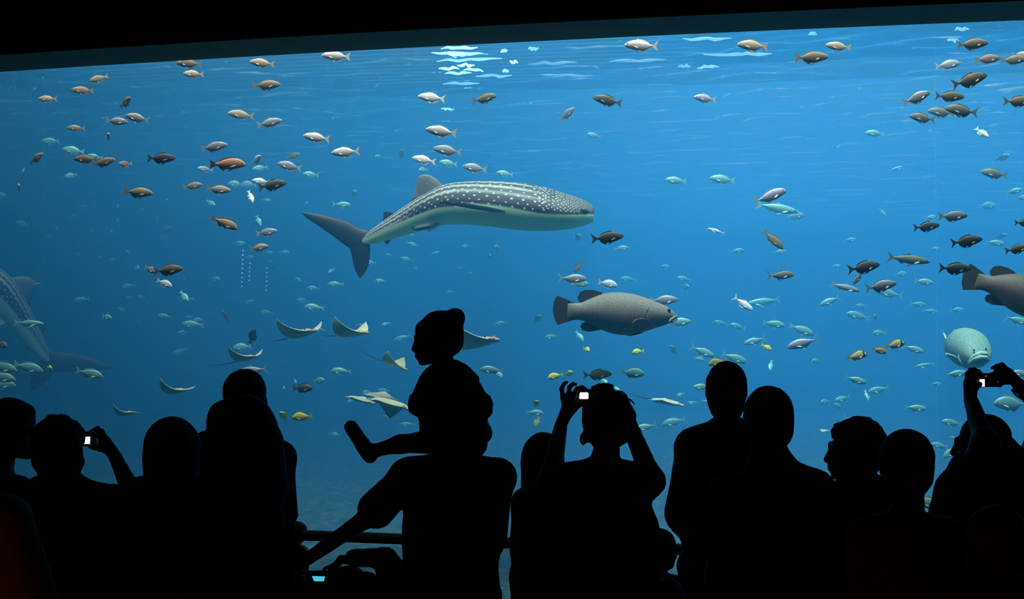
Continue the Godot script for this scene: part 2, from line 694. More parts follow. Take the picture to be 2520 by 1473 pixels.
# ------------------------------------------------------------------ small fish: unit length, snout at +x, built once per kind and colour
# rows of a body: x, height over the axis, depth under it, half width
const BODIES := {
	"chub": [[0.5, 0.004, 0.012, 0.006], [0.46, 0.048, 0.05, 0.034], [0.37, 0.105, 0.092, 0.058], [0.22, 0.152, 0.138, 0.072], [0.07, 0.168, 0.162, 0.071], [-0.09, 0.135, 0.142, 0.055], [-0.2, 0.08, 0.088, 0.034], [-0.28, 0.036, 0.038, 0.016], [-0.34, 0.026, 0.026, 0.009]],
	"bream": [[0.5, -0.004, 0.026, 0.006], [0.46, 0.05, 0.07, 0.036], [0.38, 0.132, 0.112, 0.062], [0.23, 0.2, 0.166, 0.076], [0.06, 0.21, 0.19, 0.073], [-0.1, 0.165, 0.17, 0.056], [-0.21, 0.09, 0.1, 0.034], [-0.29, 0.04, 0.042, 0.016], [-0.34, 0.032, 0.032, 0.009]],
	"snapper": [[0.5, -0.006, 0.02, 0.008], [0.45, 0.048, 0.058, 0.036], [0.35, 0.125, 0.092, 0.058], [0.22, 0.165, 0.122, 0.068], [0.06, 0.162, 0.138, 0.066], [-0.12, 0.118, 0.112, 0.05], [-0.22, 0.07, 0.07, 0.034], [-0.3, 0.044, 0.044, 0.018], [-0.36, 0.038, 0.038, 0.01]],
	"jack": [[0.5, 0.0, 0.03, 0.01], [0.47, 0.058, 0.062, 0.036], [0.39, 0.11, 0.088, 0.054], [0.24, 0.148, 0.126, 0.066], [0.08, 0.148, 0.146, 0.064], [-0.1, 0.1, 0.11, 0.05], [-0.22, 0.048, 0.055, 0.03], [-0.31, 0.017, 0.017, 0.018], [-0.36, 0.012, 0.012, 0.009]],
	"long": [[0.5, 0.006, 0.01, 0.006], [0.46, 0.03, 0.036, 0.028], [0.36, 0.07, 0.062, 0.045], [0.2, 0.1, 0.092, 0.056], [0.04, 0.104, 0.1, 0.056], [-0.14, 0.076, 0.078, 0.045], [-0.25, 0.045, 0.046, 0.028], [-0.33, 0.026, 0.026, 0.014], [-0.38, 0.022, 0.022, 0.008]],
	"porkfish": [[0.5, -0.03, 0.05, 0.008], [0.46, 0.045, 0.075, 0.036], [0.37, 0.15, 0.112, 0.062], [0.22, 0.225, 0.15, 0.074], [0.06, 0.21, 0.17, 0.07], [-0.1, 0.135, 0.14, 0.054], [-0.2, 0.07, 0.08, 0.034], [-0.27, 0.036, 0.036, 0.016], [-0.32, 0.03, 0.03, 0.009]],
}
# outlines of the fins in the plane of the fish
const TAILS := {
	"chub": [[-0.31, 0.028], [-0.38, 0.07], [-0.5, 0.165], [-0.452, 0.04], [-0.44, 0.0], [-0.452, -0.04], [-0.5, -0.165], [-0.38, -0.07], [-0.31, -0.028]],
	"bream": [[-0.31, 0.034], [-0.38, 0.078], [-0.5, 0.17], [-0.46, 0.05], [-0.45, 0.0], [-0.46, -0.05], [-0.5, -0.17], [-0.38, -0.078], [-0.31, -0.034]],
	"snapper": [[-0.33, 0.04], [-0.41, 0.08], [-0.5, 0.128], [-0.478, 0.05], [-0.47, 0.0], [-0.478, -0.05], [-0.5, -0.128], [-0.41, -0.08], [-0.33, -0.04]],
	"jack": [[-0.33, 0.014], [-0.37, 0.05], [-0.42, 0.12], [-0.5, 0.205], [-0.44, 0.075], [-0.405, 0.0], [-0.44, -0.075], [-0.5, -0.205], [-0.42, -0.12], [-0.37, -0.05], [-0.33, -0.014]],
	"long": [[-0.35, 0.022], [-0.4, 0.055], [-0.5, 0.13], [-0.455, 0.03], [-0.44, 0.0], [-0.455, -0.03], [-0.5, -0.13], [-0.4, -0.055], [-0.35, -0.022]],
	"porkfish": [[-0.29, 0.03], [-0.36, 0.07], [-0.5, 0.16], [-0.45, 0.045], [-0.43, 0.0], [-0.45, -0.045], [-0.5, -0.16], [-0.36, -0.07], [-0.29, -0.03]],
}
const DORSALS := {
	"chub": [[0.18, 0.145], [0.11, 0.2], [-0.02, 0.182], [-0.14, 0.148], [-0.235, 0.088], [-0.2, 0.06], [-0.06, 0.13]],
	"bream": [[0.24, 0.18], [0.16, 0.248], [0.0, 0.25], [-0.13, 0.2], [-0.24, 0.11], [-0.2, 0.07], [-0.06, 0.16]],
	"snapper": [[0.22, 0.148], [0.15, 0.205], [0.0, 0.198], [-0.14, 0.165], [-0.255, 0.095], [-0.2, 0.06], [-0.06, 0.12]],
	"jack": [[0.1, 0.135], [0.03, 0.215], [-0.02, 0.15], [-0.13, 0.1], [-0.25, 0.05], [-0.24, 0.028], [-0.1, 0.088]],
	"long": [[0.06, 0.09], [0.0, 0.155], [-0.05, 0.115], [-0.16, 0.09], [-0.15, 0.06], [-0.05, 0.08]],
	"porkfish": [[0.24, 0.2], [0.15, 0.275], [0.0, 0.245], [-0.13, 0.165], [-0.22, 0.09], [-0.18, 0.06], [-0.05, 0.14]],
}
const ANALS := {
	"chub": [[-0.02, -0.142], [-0.07, -0.212], [-0.16, -0.165], [-0.25, -0.085], [-0.22, -0.058], [-0.1, -0.11]],
	"bream": [[-0.02, -0.17], [-0.08, -0.235], [-0.17, -0.185], [-0.255, -0.09], [-0.22, -0.06], [-0.1, -0.13]],
	"snapper": [[-0.06, -0.118], [-0.11, -0.182], [-0.18, -0.15], [-0.25, -0.08], [-0.22, -0.05], [-0.12, -0.09]],
	"jack": [[0.0, -0.132], [-0.05, -0.2], [-0.08, -0.14], [-0.17, -0.09], [-0.25, -0.05], [-0.24, -0.03], [-0.1, -0.09]],
	"long": [[-0.1, -0.08], [-0.16, -0.13], [-0.2, -0.085], [-0.26, -0.05], [-0.22, -0.03], [-0.14, -0.06]],
	"porkfish": [[-0.06, -0.14], [-0.1, -0.21], [-0.17, -0.165], [-0.23, -0.085], [-0.2, -0.05], [-0.1, -0.11]],
}
# linear base colours: back, flank, belly, fins
const TONES := {
	"cream": [Color(0.42, 0.36, 0.26), Color(0.40, 0.36, 0.25), Color(0.36, 0.35, 0.26), Color(0.40, 0.36, 0.24)],
	"white": [Color(0.72, 0.74, 0.76), Color(0.70, 0.72, 0.70), Color(0.5, 0.54, 0.5), Color(0.62, 0.66, 0.6)],
	"brown": [Color(0.26, 0.21, 0.15), Color(0.24, 0.2, 0.14), Color(0.24, 0.24, 0.17), Color(0.3, 0.27, 0.17)],
	"dark": [Color(0.085, 0.08, 0.065), Color(0.06, 0.062, 0.05), Color(0.085, 0.1, 0.075), Color(0.075, 0.09, 0.06)],
	"silver": [Color(0.26, 0.3, 0.36), Color(0.32, 0.37, 0.4), Color(0.36, 0.4, 0.38), Color(0.36, 0.42, 0.38)],
	"olive": [Color(0.15, 0.16, 0.095), Color(0.16, 0.17, 0.095), Color(0.2, 0.22, 0.13), Color(0.19, 0.2, 0.10)],
	"turq": [Color(0.17, 0.40, 0.38), Color(0.20, 0.50, 0.46), Color(0.28, 0.66, 0.58), Color(0.2, 0.5, 0.46)],  # grey fish; the cyan of the water light is put into their colour
	"lilac": [Color(0.42, 0.42, 0.6), Color(0.36, 0.42, 0.52), Color(0.36, 0.46, 0.48), Color(0.36, 0.5, 0.5)],
	"red": [Color(0.66, 0.32, 0.2), Color(0.62, 0.34, 0.23), Color(0.46, 0.36, 0.28), Color(0.42, 0.22, 0.14)],
	"peach": [Color(0.5, 0.33, 0.2), Color(0.48, 0.36, 0.25), Color(0.42, 0.42, 0.32), Color(0.42, 0.3, 0.16)],
	"yellow": [Color(0.6, 0.6, 0.08), Color(0.8, 0.8, 0.3), Color(0.8, 0.83, 0.5), Color(0.9, 0.8, 0.02)],
	"striped": [Color(0.9, 0.82, 0.05), Color(0.95, 0.97, 0.86), Color(0.95, 0.97, 0.9), Color(0.98, 0.85, 0.01)],
	"dull": [Color(0.4, 0.36, 0.06), Color(0.38, 0.36, 0.09), Color(0.36, 0.36, 0.1), Color(0.65, 0.52, 0.02)],
	"orange": [Color(0.55, 0.32, 0.07), Color(0.5, 0.33, 0.1), Color(0.4, 0.4, 0.22), Color(0.65, 0.42, 0.05)],
	"lime": [Color(0.85, 0.9, 0.15), Color(0.75, 0.95, 0.35), Color(0.75, 0.95, 0.5), Color(0.92, 0.88, 0.06)],
	"gold": [Color(0.75, 0.75, 0.08), Color(0.68, 0.68, 0.1), Color(0.65, 0.7, 0.18), Color(0.8, 0.72, 0.06)],
	"pale": [Color(0.34, 0.42, 0.28), Color(0.4, 0.48, 0.34), Color(0.3, 0.42, 0.36), Color(0.3, 0.42, 0.3)],
}
const NAMES := {"chub": "chub", "bream": "bream", "snapper": "snapper", "jack": "jack", "long": "slender_fish", "porkfish": "porkfish"}


func fish_skin(kind: String, tone: String, rings: int, m: int) -> Build:
	var t: Array = TONES[tone]
	var st := []
	for r in smooth(BODIES[kind], rings):
		st.append([Vector3(r[0], 0, 0), Vector3(0, maxf(r[1], 0.003), 0), Vector3(0, maxf(r[2], 0.003), 0), Vector3(0, 0, r[3])])
	var striped := tone == "striped" or tone == "lime"
	var paint := func(u: float, s: float) -> Color:
		var c: Color = t[1].lerp(t[0], clampf((s - 0.1) * 2.2, 0, 1)) if s > 0.0 else t[1].lerp(t[2], clampf((-s - 0.2) * 2.0, 0, 1))
		if tone == "striped":
			if u > 0.3 and s < 0.92 and fmod((s + 1.0) * 3.6, 1.0) < 0.34: c = t[0]
			elif s < 0.8: c = t[1]
			if absf(u - 0.12 - maxf(-s, 0.0) * 0.02) < 0.035 and s > -0.35: c = Color(0.01, 0.012, 0.01)
			elif absf(u - 0.27) < 0.035 and s > -0.5: c = Color(0.015, 0.018, 0.012)
			elif u < 0.085: c = t[3]
		elif kind == "chub" or kind == "jack":
			if u > 0.06 and u < 0.24 and s > -0.5 and s < 0.05: c = c.lerp(Color(0.6, 0.58, 0.44), 0.55 if tone != "turq" else 0.12)
			elif absf(s - 0.12) < 0.09 and u > 0.25: c = c.lerp(t[2] * 1.25, 0.5)
		if u > 0.93: c = c.lerp(t[3], 0.8)
		return c
	return loft(st, m, paint)


func flat(pts: Array, thick: float, col: Color, z := 0.0) -> Build:
	var q := []
	for p in pts: q.append(Vector3(p[0], p[1], z))
	return slab(q, thick, col)


func pectoral(kind: String, side: float, col: Color) -> Build:
	var w := 0.058 if kind != "bream" else 0.064
	var y := -0.035
	var q := []
	for p in [[0.0, 0.014], [-0.06, 0.026], [-0.13, 0.012], [-0.155, -0.006], [-0.08, -0.026], [0.0, -0.012]]:
		q.append(Vector3(0.235 + p[0] * 0.94, y + p[1] * 0.75 + p[0] * 0.35, side * (w - p[0] * 0.42 - p[1] * 0.7)))
	return slab(q, 0.006, col)


func pelvic(kind: String, side: float, col: Color) -> Build:
	var b: Array = BODIES[kind][4]
	var q := []
	for p in [[0.13, 0.0], [0.1, -0.03], [0.0, -0.062], [0.0, -0.045], [0.07, 0.0]]:
		q.append(Vector3(p[0], -b[2] * 0.93 + p[1], side * (0.022 - p[1] * 0.35)))
	return slab(q, 0.006, col)


func fish_parts(kind: String, tone: String) -> Array:
	var fin: Color = TONES[tone][3]
	var dark := Color(0.012, 0.012, 0.012)
	var pale := fin.lerp(Color(0.66, 0.64, 0.5), 0.18 if tone == "dark" else 0.4) if tone != "turq" else fin.lerp(Color(0.4, 0.75, 0.68), 0.2)  # pectorals paled in colour for the light they catch
	if tone == "striped": pale = Color(0.98, 0.95, 0.4)
	var tail_c := fin
	if tone == "red": tail_c = Color(0.12, 0.06, 0.05)
	return [["tail_fin", flat(TAILS[kind], 0.01, tail_c)], ["dorsal_fin", flat(DORSALS[kind], 0.012, fin)], ["anal_fin", flat(ANALS[kind], 0.012, fin)],
		["pectoral_fin", pectoral(kind, 1.0, pale)], ["pectoral_fin", pectoral(kind, -1.0, pale)], ["pelvic_fin", pelvic(kind, 1.0, fin)], ["pelvic_fin", pelvic(kind, -1.0, fin)],
		["eye", ball(Vector3(0.405, 0.036 if kind != "long" else 0.022, 0.047), Vector3.ONE * 0.015, 6, 8, dark)], ["eye", ball(Vector3(0.405, 0.036 if kind != "long" else 0.022, -0.047), Vector3.ONE * 0.015, 6, 8, dark)]]


# One fish: measured centre and length, heading (1 or -1), tilt of the snout, yaw toward the viewer, depth
func fish(kind: String, tone: String, x: float, y: float, length: float, heading: int, tilt: float, yaw: float, depth: float, label: String) -> void:
	var size := length * depth / F
	var big := length >= 36.0
	var key := kind + "/" + tone + ("/full" if big else "/small")
	var b := cam.transform.basis * Basis(Vector3.BACK, deg_to_rad(tilt) * heading) * Basis(Vector3.UP, -deg_to_rad(yaw) if heading > 0 else PI + deg_to_rad(yaw))
	var at := Transform3D(b.scaled_local(Vector3.ONE * size), P(x, y, depth))
	var o: Node3D
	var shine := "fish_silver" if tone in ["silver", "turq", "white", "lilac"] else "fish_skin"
	if not big:
		if not cache.has(key):
			var one := fish_skin(kind, tone, 14, 10)
			for p in fish_parts(kind, tone).slice(0, 5): one.join(p[1])
			cache[key] = one.mesh()
		o = part(NAMES[kind], cache[key], M[shine], null, at)
	else:
		if not cache.has(key):
			o = Node3D.new()
			part("body", fish_skin(kind, tone, 44 if tone == "striped" else 22, 24 if tone == "striped" else 14).mesh(), M[shine], o)
			for p in fish_parts(kind, tone): part(p[0], p[1].mesh(), M.eye if p[0] == "eye" else M.fin, o)
			cache[key] = o
		else:
			o = cache[key].duplicate()
		o.name = numbered(NAMES[kind], self)
		o.transform = at
		add_child(o, true)
	tag(o, label, "fish")


# ------------------------------------------------------------------ large animals, built in the vertical plane through their depth
# L(...) gives the local place of a measured point in the frame of an animal centred at (cx, cy)
func L(x: float, y: float, z: float, c: Array) -> Vector3:
	return Vector3((x - c[0]) * c[2] / F, (c[1] - y) * c[2] / F, z)


func outline_slab(pts: Array, c: Array, z: float, thick: float, lean := 0.0) -> Mesh:
	var q := []
	var y0: float = L(0, pts[0][1], 0, c).y
	for p in pts:
		var v := L(p[0], p[1], z, c)
		v.z += (v.y - y0) * lean
		q.append(v)
	return slab(q, thick).mesh()


# rows: x, top, bottom (measured), half width in metres
func body_loft(rows: Array, n: int, m: int, c: Array) -> Build:
	var st := []
	for r in smooth(rows, n):
		var mid: float = (r[1] + r[2]) / 2
		var half: float = maxf((r[2] - r[1]) / 2 * c[2] / F, 0.004)
		st.append([L(r[0], mid, r[4] if r.size() > 4 else 0.0, c), Vector3(0, half, 0), Vector3(0, half, 0), Vector3(0, 0, maxf(r[3], 0.004))])
	return loft(st, m)


func shark_texture() -> ImageTexture:
	var w := 1024
	var h := 1024
	var data := PackedByteArray()
	data.resize(w * h * 3)
	var rng := RandomNumberGenerator.new()
	rng.seed = 5
	for y in h:
		var v := float(y) / h
		var t := 1.0 - absf(1.0 - 2.0 * v)            # 0 along the back, 1 along the belly
		for x in w:
			var u := float(x) / w
			var edge := 0.50 + 0.05 * sin(u * 9.0) if u > 0.34 else lerpf(0.40, 0.50, clampf((u - 0.02) / 0.3, 0, 1))
			if u > 0.55: edge = lerpf(0.5, 0.42, (u - 0.55) / 0.45)
			var g := 0.30
			if u > 0.3:
				var row := fmod(t * 9.0 + 0.25 * sin(u * 14.0), 1.0)
				g = lerpf(0.24, 0.62, smoothstep(0.25, 0.5, row) * smoothstep(0.95, 0.7, row) * smoothstep(0.3, 0.4, u))
				g *= lerpf(1.0, 0.22, smoothstep(edge - 0.22, edge - 0.1, t) * (1.0 - smoothstep(0.66, 0.8, u)) * smoothstep(0.2, 0.34, u))
			else: g *= lerpf(1.0, 0.45, smoothstep(edge - 0.2, edge - 0.02, t))
			var belly := smoothstep(edge - 0.02, edge + 0.03, t)
			var at := (y * w + x) * 3
			var mott := 0.03 * noise.get_noise_2d(x * 0.05, y * 0.05)
			data[at] = int(255 * clampf(lerpf(g + mott, 0.72, belly), 0, 1))
			data[at + 1] = int(255 * clampf(lerpf(g * 1.03 + mott, 0.92, belly), 0, 1))  # green of the water light put into the belly colour
			data[at + 2] = int(255 * clampf(lerpf(g + mott, 0.72, belly), 0, 1))
	var spots := []
	for row in 15:                                    # dense fine dots over the head
		for k in 20:
			var t := row / 15.0 * 0.46
			spots.append([0.02 + (k + 0.5 * (row % 2)) * 0.0165 + rng.randf_range(-0.003, 0.003), t + rng.randf_range(-0.006, 0.006), 1.2 + k * 0.06])
	for row in 9:                                     # rows of larger dots along the flank
		var t := 0.03 + row * 0.0535
		for k in 24:
			spots.append([0.33 + k * 0.028 + (0.014 if row % 2 else 0.0) + rng.randf_range(-0.004, 0.004), t + 0.01 * sin(k * 0.7), rng.randf_range(2.0, 3.4)])
	for s in spots:
		for mirror in 2:
			var cx := int(s[0] * w)
			var cy := int((s[1] if mirror == 0 else 2.0 - s[1]) * 0.5 * h) % h
			var r: float = s[2]
			for y in range(cy - 13, cy + 14):
				for x in range(cx - 7, cx + 8):
					var dist := Vector2(x - cx, (y - cy) * 0.5).length()
					if dist > r + 0.8 or x < 0 or x >= w: continue
					var at := (posmod(y, h) * w + x) * 3
					var k := clampf(r + 0.8 - dist, 0, 1)
					for ch in 3: data[at + ch] = int(lerpf(data[at + ch], 186, k))
	return ImageTexture.create_from_image(Image.create_from_data(w, h, false, Image.FORMAT_RGB8, data))


func whale_shark(c: Array, yaw: float, pitch: float, roll: float, label: String, place: Vector3, scale_ := 1.0) -> void:
	var b := cam.transform.basis * Basis(Vector3.BACK, deg_to_rad(pitch)) * Basis(Vector3.UP, deg_to_rad(yaw)) * Basis(Vector3.RIGHT, deg_to_rad(roll))
	var o := root("whale_shark", Transform3D(b.scaled_local(Vector3.ONE * scale_), place))
	tag(o, label, "shark")
	if not cache.has("shark_body"):
		var skin_m := mat("whale_shark_skin", Color(0.9, 0.95, 0.88), 0.6)
		skin_m.albedo_texture = shark_texture()
		mat("shark_fin", Color(0.022, 0.026, 0.026), 0.6)
		var dots := Image.create(128, 128, false, Image.FORMAT_RGB8)
		dots.fill(Color(0.42, 0.43, 0.4))
		for k in 26:
			var at := Vector2i(int(fmod(k * 47.0, 120.0)) + 4, int(fmod(k * 29.0, 120.0)) + 4)
			for y in range(-2, 3):
				for x in range(-2, 3):
					if x * x + y * y < 5: dots.set_pixel(at.x + x, at.y + y, Color(0.66, 0.66, 0.62))
		mat("shark_dorsal", Color.WHITE, 0.6).albedo_texture = ImageTexture.create_from_image(dots)
		mat("shark_pale", Color(0.45, 0.5, 0.48), 0.6)
		var rows := [[1461.5, 520, 533, 0.08], [1460, 511, 542, 0.2], [1455, 505, 548, 0.3], [1432, 491.5, 557, 0.39], [1395, 479, 564, 0.46], [1340, 462, 568, 0.48], [1280, 450, 566, 0.47], [1210, 446, 557, 0.43], [1140, 447, 551, 0.38], [1090, 455, 553, 0.33],
			[1040, 478, 565, 0.26], [1000, 502, 577, 0.20], [960, 528, 588, 0.145], [925, 552, 597, 0.10], [900, 570, 602, 0.07], [884, 580, 604, 0.05]]
		cache["shark_body"] = body_loft(rows, 70, 36, c).mesh()
	part("body", cache["shark_body"], M.whale_shark_skin, o)
	var fin_st := []
	for r in smooth([[1012, 1112, 494, 0.05], [1021, 1100, 470, 0.05], [1025, 1090, 455, 0.045], [1027, 1080, 444, 0.04], [1030, 1070, 436, 0.03], [1036, 1060, 431, 0.02], [1044, 1052, 428.5, 0.008]], 14):
		var half: float = (r[1] - r[0]) / 2 * c[2] / F
		fin_st.append([L((r[0] + r[1]) / 2, r[2], 0, c), Vector3(half, 0, 0), Vector3(half, 0, 0), Vector3(0, 0, r[3])])
	part("dorsal_fin", loft(fin_st, 14).mesh(), M.shark_dorsal, o)
	part("second_dorsal_fin", outline_slab([[968, 524], [952, 519], [943, 519], [941, 535], [938, 545], [960, 540]], c, 0.0, 0.04), M.shark_fin, o)
	part("anal_fin", outline_slab([[966, 580], [957, 590], [948, 602], [940, 592], [930, 586], [945, 575]], c, 0.0, 0.04), M.shark_fin, o)
	# tail: two lobes lofted along their middle line, turned a little out of the plane
	for lobe in [[[905, 566, 604, 0.05], [880, 560, 622, 0.055], [850, 544, 608, 0.05], [815, 533, 582, 0.045], [780, 525, 556, 0.035], [752, 520.5, 537, 0.022], [736, 519.5, 523, 0.008]]]:
		var st := []
		for r in smooth(lobe, 24):
			var mid := L(r[0], (r[1] + r[2]) / 2, 0, c)
			var half: float = (r[2] - r[1]) / 2 * c[2] / F
			st.append([mid, Vector3(0, half, 0), Vector3(0, half, 0), Vector3(0, 0, r[3])])
		part("tail_fin", loft(st, 12).mesh(), M.shark_fin, o)
	var low := []
	for r in smooth([[846, 906, 590, 0.05], [856, 904, 620, 0.05], [860, 901, 645, 0.04], [866, 892, 668, 0.025], [872, 882, 680, 0.012], [875, 878, 685, 0.005]], 18):
		var half: float = (r[1] - r[0]) / 2 * c[2] / F
		low.append([L((r[0] + r[1]) / 2, r[2], 0, c), Vector3(half, 0, 0), Vector3(half, 0, 0), Vector3(0, 0, r[3])])
	part("tail_lobe", loft(low, 12).mesh(), M.shark_fin, o)
	# near pectoral wing: held out toward the viewer and slightly up, seen from beneath
	var wing := []
	for p in [[1268, 518, 0.36], [1215, 500, 0.62], [1165, 485, 0.92], [1122, 477, 1.1], [1113, 478, 1.12], [1140, 486, 0.95], [1178, 498, 0.62], [1215, 512, 0.40]]: wing.append(L(p[0], p[1], p[2], c))
	part("pectoral_fin", slab(wing, 0.02).mesh(), M.shark_fin, o)
	var far := []
	for p in [[1250, 540, -0.3], [1215, 556, -0.6], [1185, 563, -0.85], [1168, 561, -0.9], [1176, 553, -0.7], [1210, 545, -0.35]]: far.append(L(p[0], p[1], p[2], c))
	part("pectoral_fin", slab(far, 0.04).mesh(), M.shark_pale, o)
	var pel := []
	for p in [[1085, 543, 0.26], [1060, 545, 0.34], [1036, 549, 0.38], [1022, 552, 0.38], [1035, 557, 0.33], [1060, 554, 0.27]]: pel.append(L(p[0], p[1], p[2], c))
	part("pelvic_fin", slab(pel, 0.035).mesh(), M.shark_fin, o)
	var pel2 := []
	for p in [[1082, 553, -0.15], [1060, 566, -0.25], [1044, 573, -0.3], [1035, 562, -0.22], [1055, 556, -0.15]]: pel2.append(L(p[0], p[1], p[2], c))
	part("pelvic_fin", slab(pel2, 0.03).mesh(), M.shark_pale, o)
	var mouth := []
	for p in [[1457, 522, 0.16], [1450, 519, 0.27], [1438, 513, 0.365], [1428, 509, 0.41]]: mouth.append(L(p[0], p[1], p[2], c))
	part("mouth", tube(mouth, [0.012, 0.022, 0.022, 0.006], 6).mesh(), M.shark_fin, o)
	part("eye", ball(L(1420, 521, 0.40, c), Vector3.ONE * 0.018, 8, 10).mesh(), M.eye, o)


func whale_sharks() -> void:
	mat("fish_skin", Color.WHITE, 0.55, 0.0, true)
	mat("fish_silver", Color.WHITE, 0.42, 0.15, true)
	mat("fin", Color.WHITE, 0.6, 0.0, true).backlight_enabled = true
	M.fin.backlight = Color(0.35, 0.35, 0.35)
	mat("eye", Color(0.01, 0.01, 0.01), 0.15)
	var c := [1170.0, 520.0, 13.4]
	whale_shark(c, -4.0, 0.0, 10.0, "spotted whale shark with pale belly cruising across the middle of the tank", P(c[0], c[1], c[2]))
	whale_shark(c, 200.0, -36.0, 8.0, "second whale shark, dim and half outside the view in the shaded water", P(-75, 692, 17.8), 1.22)


func grouper_skin() -> void:
	var n := NoiseTexture2D.new()
	n.width = 512
	n.height = 512
	n.seamless = true
	n.noise = FastNoiseLite.new()
	n.noise.seed = 21
	n.noise.noise_type = FastNoiseLite.TYPE_CELLULAR
	n.noise.frequency = 0.07
	n.noise.fractal_octaves = 3
	var ramp := Gradient.new()
	ramp.set_color(0, Color(1, 1, 1))
	ramp.set_color(1, Color(0.28, 0.28, 0.27))
	n.color_ramp = ramp
	for g in [["grouper_skin", Color(0.50, 0.51, 0.45)], ["grouper_brown", Color(0.36, 0.32, 0.25)], ["grouper_pale", Color(0.40, 0.74, 0.62)]]:
		var m := mat(g[0], g[1], 0.65)
		m.albedo_texture = n
		m.uv1_triplanar = true
		m.uv1_scale = Vector3.ONE * 2.4
	mat("grouper_fin", Color(0.03, 0.036, 0.02), 0.7)
	mat("grouper_olive", Color(0.10, 0.10, 0.045), 0.7)
	mat("grouper_lip", Color(0.30, 0.32, 0.27), 0.6)
	mat("pale_fin", Color(0.34, 0.56, 0.44), 0.7)


func groupers() -> void:
	grouper_skin()
	big_grouper([1512.0, 768.0, 12.3], Transform3D(cam.transform.basis, P(1512, 768, 12.3)), M.grouper_skin, "huge grey mottled grouper in side view below the whale shark's snout")
	var b := cam.transform.basis * Basis(Vector3.BACK, deg_to_rad(-17)) * Basis(Vector3.UP, deg_to_rad(-16))
	big_grouper([1512.0, 768.0, 12.3], Transform3D(b.scaled_local(Vector3.ONE * 0.873), P(2516, 722, 11.3)), M.grouper_brown, "dark brown grouper cut off by the edge of the view")
	facing_grouper()


func big_grouper(c: Array, at: Transform3D, m: Material, label: String) -> void:
	var o := root("grouper", at)
	tag(o, label, "fish")
	if not cache.has("grouper"):
		cache["grouper_rows"] = smooth([[1664, 776, 785, 0.03], [1658, 766, 791, 0.075], [1640, 753, 798, 0.125], [1610, 740, 808, 0.165], [1570, 726, 820, 0.19], [1530, 719, 824, 0.195], [1490, 721, 815, 0.175], [1455, 733, 798, 0.13], [1430, 744, 788, 0.085], [1412, 745, 787, 0.05], [1396, 744, 789, 0.02]], 46)
		cache["grouper"] = body_loft(cache["grouper_rows"], 46, 26, c).mesh()
	var skin_z := func(x: float, y: float) -> float:     # half width of the body at a measured point
		for r in cache["grouper_rows"]:
			if r[0] <= x: return r[3] * sqrt(maxf(1.0 - pow((y - (r[1] + r[2]) / 2) / ((r[2] - r[1]) / 2), 2), 0.0))
		return 0.0
	part("body", cache["grouper"], m, o)
	part("tail_fin", outline_slab([[1424, 750], [1398, 738], [1371, 727], [1363, 741], [1360.5, 762], [1364, 783], [1372, 799], [1398, 791], [1424, 783]], c, 0.0, 0.022), M.grouper_fin, o)
	part("dorsal_fin", outline_slab([[1490, 728], [1478, 718], [1460, 713], [1440, 713], [1427, 719], [1421, 732], [1424, 741], [1434, 746], [1460, 740]], c, 0.0, 0.022), M.grouper_fin, o)
	var spiny := [[1480, 726]]
	for k in 9: spiny.append_array([[1484 + k * 9, 717.5 + absf(k - 4) * 0.9], [1489 + k * 9, 722.0]])
	spiny.append([1566, 730])
	part("spiny_dorsal_fin", outline_slab(spiny, c, 0.0, 0.016), M.grouper_lip, o)
	part("anal_fin", outline_slab([[1486, 802], [1465, 796], [1445, 791], [1432, 794], [1428, 804], [1434, 813], [1450, 816], [1478, 811]], c, 0.0, 0.022), M.grouper_fin, o)
	var q := []
	for p in [[1591, 785, 0.0], [1578, 782, 0.02], [1560, 784, 0.055], [1550, 793, 0.07], [1551, 805, 0.075], [1563, 811, 0.07], [1578, 809, 0.03], [1586, 799, 0.01]]: q.append(L(p[0], p[1], skin_z.call(p[0], p[1]) + p[2], c))
	part("pectoral_fin", slab(q, 0.016).mesh(), M.grouper_olive, o)
	var q2 := []
	for p in q: q2.append(Vector3(p.x, p.y, -p.z))
	part("pectoral_fin", slab(q2, 0.016).mesh(), M.grouper_olive, o)
	for s in [1.0, -1.0]:
		var v := []
		for p in [[1580, 817, 0.06], [1565, 821, 0.09], [1544, 825, 0.12], [1556, 821, 0.075]]: v.append(L(p[0], p[1], s * p[2], c))
		part("pelvic_fin", slab(v, 0.014).mesh(), M.grouper_fin, o)
		part("eye", ball(L(1643, 763.5, s * (skin_z.call(1643.0, 763.5) - 0.004), c), Vector3(0.022, 0.022, 0.014), 8, 10).mesh(), M.eye, o)
		var gill := []
		for p in [[1598, 748], [1588, 760], [1585, 774], [1590, 788], [1602, 800]]: gill.append(L(p[0], p[1], s * (skin_z.call(p[0], p[1]) - 0.004), c))
		part("gill_cover", tube(gill, [0.003, 0.010, 0.012, 0.010, 0.003], 6).mesh(), m, o)
		for lip in [[[1664, 778, 0.02], [1657, 779, 0.07], [1648, 785, 0.105], [1642, 791, 0.115]], [[1664, 784, 0.02], [1658, 787, 0.07], [1649, 793, 0.095]]]:
			var l := []
			for p in lip: l.append(L(p[0], p[1], s * p[2], c))
			var r := [0.014, 0.018, 0.015, 0.006] if l.size() == 4 else [0.016, 0.018, 0.008]
			part("lip", tube(l, r, 8).mesh(), M.grouper_lip, o)


